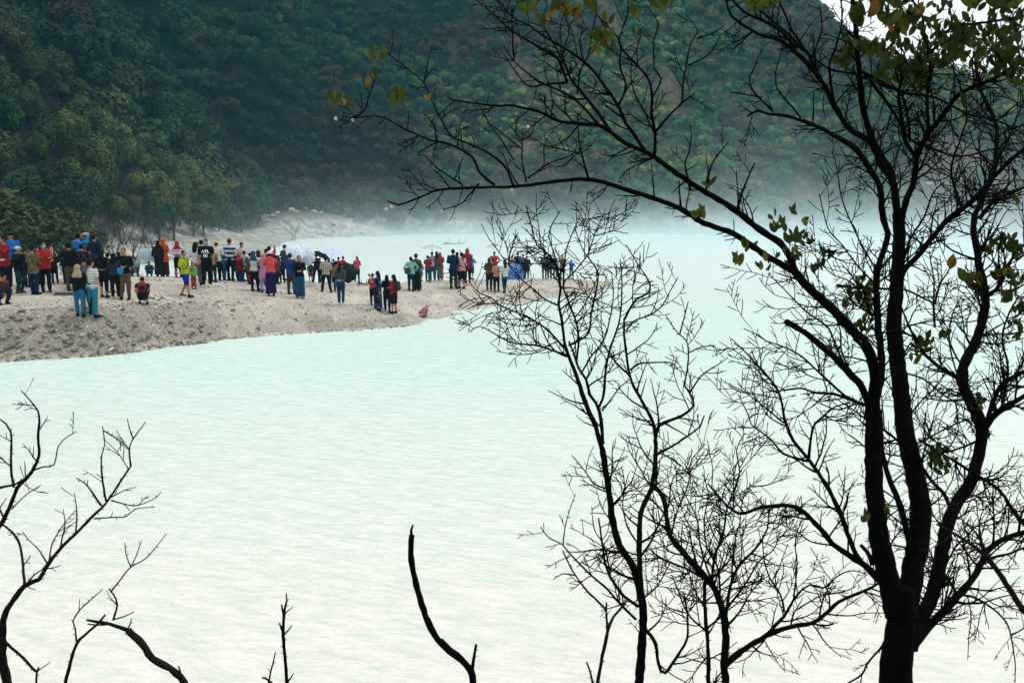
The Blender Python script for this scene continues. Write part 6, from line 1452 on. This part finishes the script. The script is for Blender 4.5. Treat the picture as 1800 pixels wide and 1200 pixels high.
# ------------------------------------------------------------------ air: even haze, and steam lying on the lake
def vol_obj(name, V, Fc, density, col, aniso=0.0, noise_=None):
    m = NM(name + '_air'); v = m.n('ShaderNodeVolumePrincipled'); v.inputs['Color'].default_value = (*col, 1); v.inputs['Density'].default_value = density; v.inputs['Anisotropy'].default_value = aniso
    m.l(v.outputs[0], m.out.inputs['Volume'])
    if noise_: noise_(m, v)
    o = mesh_obj(name, V, Fc, m.mat, smooth=False); o['kind'] = 'stuff'; return o
def boxvf(a, b):
    V = [(x, y, z) for z in (a[2], b[2]) for y in (a[1], b[1]) for x in (a[0], b[0])]
    return V, [(0, 2, 3, 1), (4, 5, 7, 6), (0, 1, 5, 4), (2, 6, 7, 3), (0, 4, 6, 2), (1, 3, 7, 5)]
V, Fc = boxvf((-430, -20, -20), (430, 440, 175)); vol_obj('haze', V, Fc, 0.00030, (0.18, 0.70, 1.0))
def steam_noise(m, v):
    p = m.pos(); sp = m.n('ShaderNodeSeparateXYZ'); m.l(p, sp.inputs[0])
    n1 = m.noise(0.045, 4, 0.6, m.mapped(p, (1, 0.7, 1.6)), 0.6)
    f = m.ramp(n1.outputs[0], [(0.49, (0.0, 0.0, 0.0)), (0.62, (1, 1, 1))])
    low = m.math('POWER', 2.718, m.math('MULTIPLY', sp.outputs[2], -0.50))
    mid = m.math('POWER', 2.718, m.math('MULTIPLY', sp.outputs[2], -0.085))
    gx_ = m.ramp(m.math('DIVIDE', m.math('ADD', sp.outputs[0], 60.0), 120.0), [(0.12, (.06, .06, .06)), (0.45, (.45, .45, .45)), (0.85, (1, 1, 1))])
    a = m.math('MULTIPLY', low, 0.075)
    b = m.math('MULTIPLY', m.math('MULTIPLY', mid, f.outputs[0]), 0.0070)
    edge = m.math('MULTIPLY', m.math('SUBTRACT', 1.0, m.math('DIVIDE', sp.outputs[2], 38.0)), m.ramp(m.math('DIVIDE', m.math('SUBTRACT', sp.outputs[1], 42.0), 95.0), [(0.0, (0, 0, 0)), (0.12, (.16, .16, .16)), (0.4, (.3, .3, .3)), (1.0, (1, 1, 1))]).outputs[0])
    t = m.math('MULTIPLY', m.math('MULTIPLY', m.math('ADD', a, b), gx_.outputs[0]), edge)
    m.l(t, v.inputs['Density'])
V, Fc = boxvf((-62, 42, 0.05), (118, 176, 38)); so = vol_obj('lake_steam', V, Fc, 0.01, (0.78, 0.96, 1.0), 0.0, steam_noise)
so['label'] = 'thin white steam drifting over the far side of the lake'
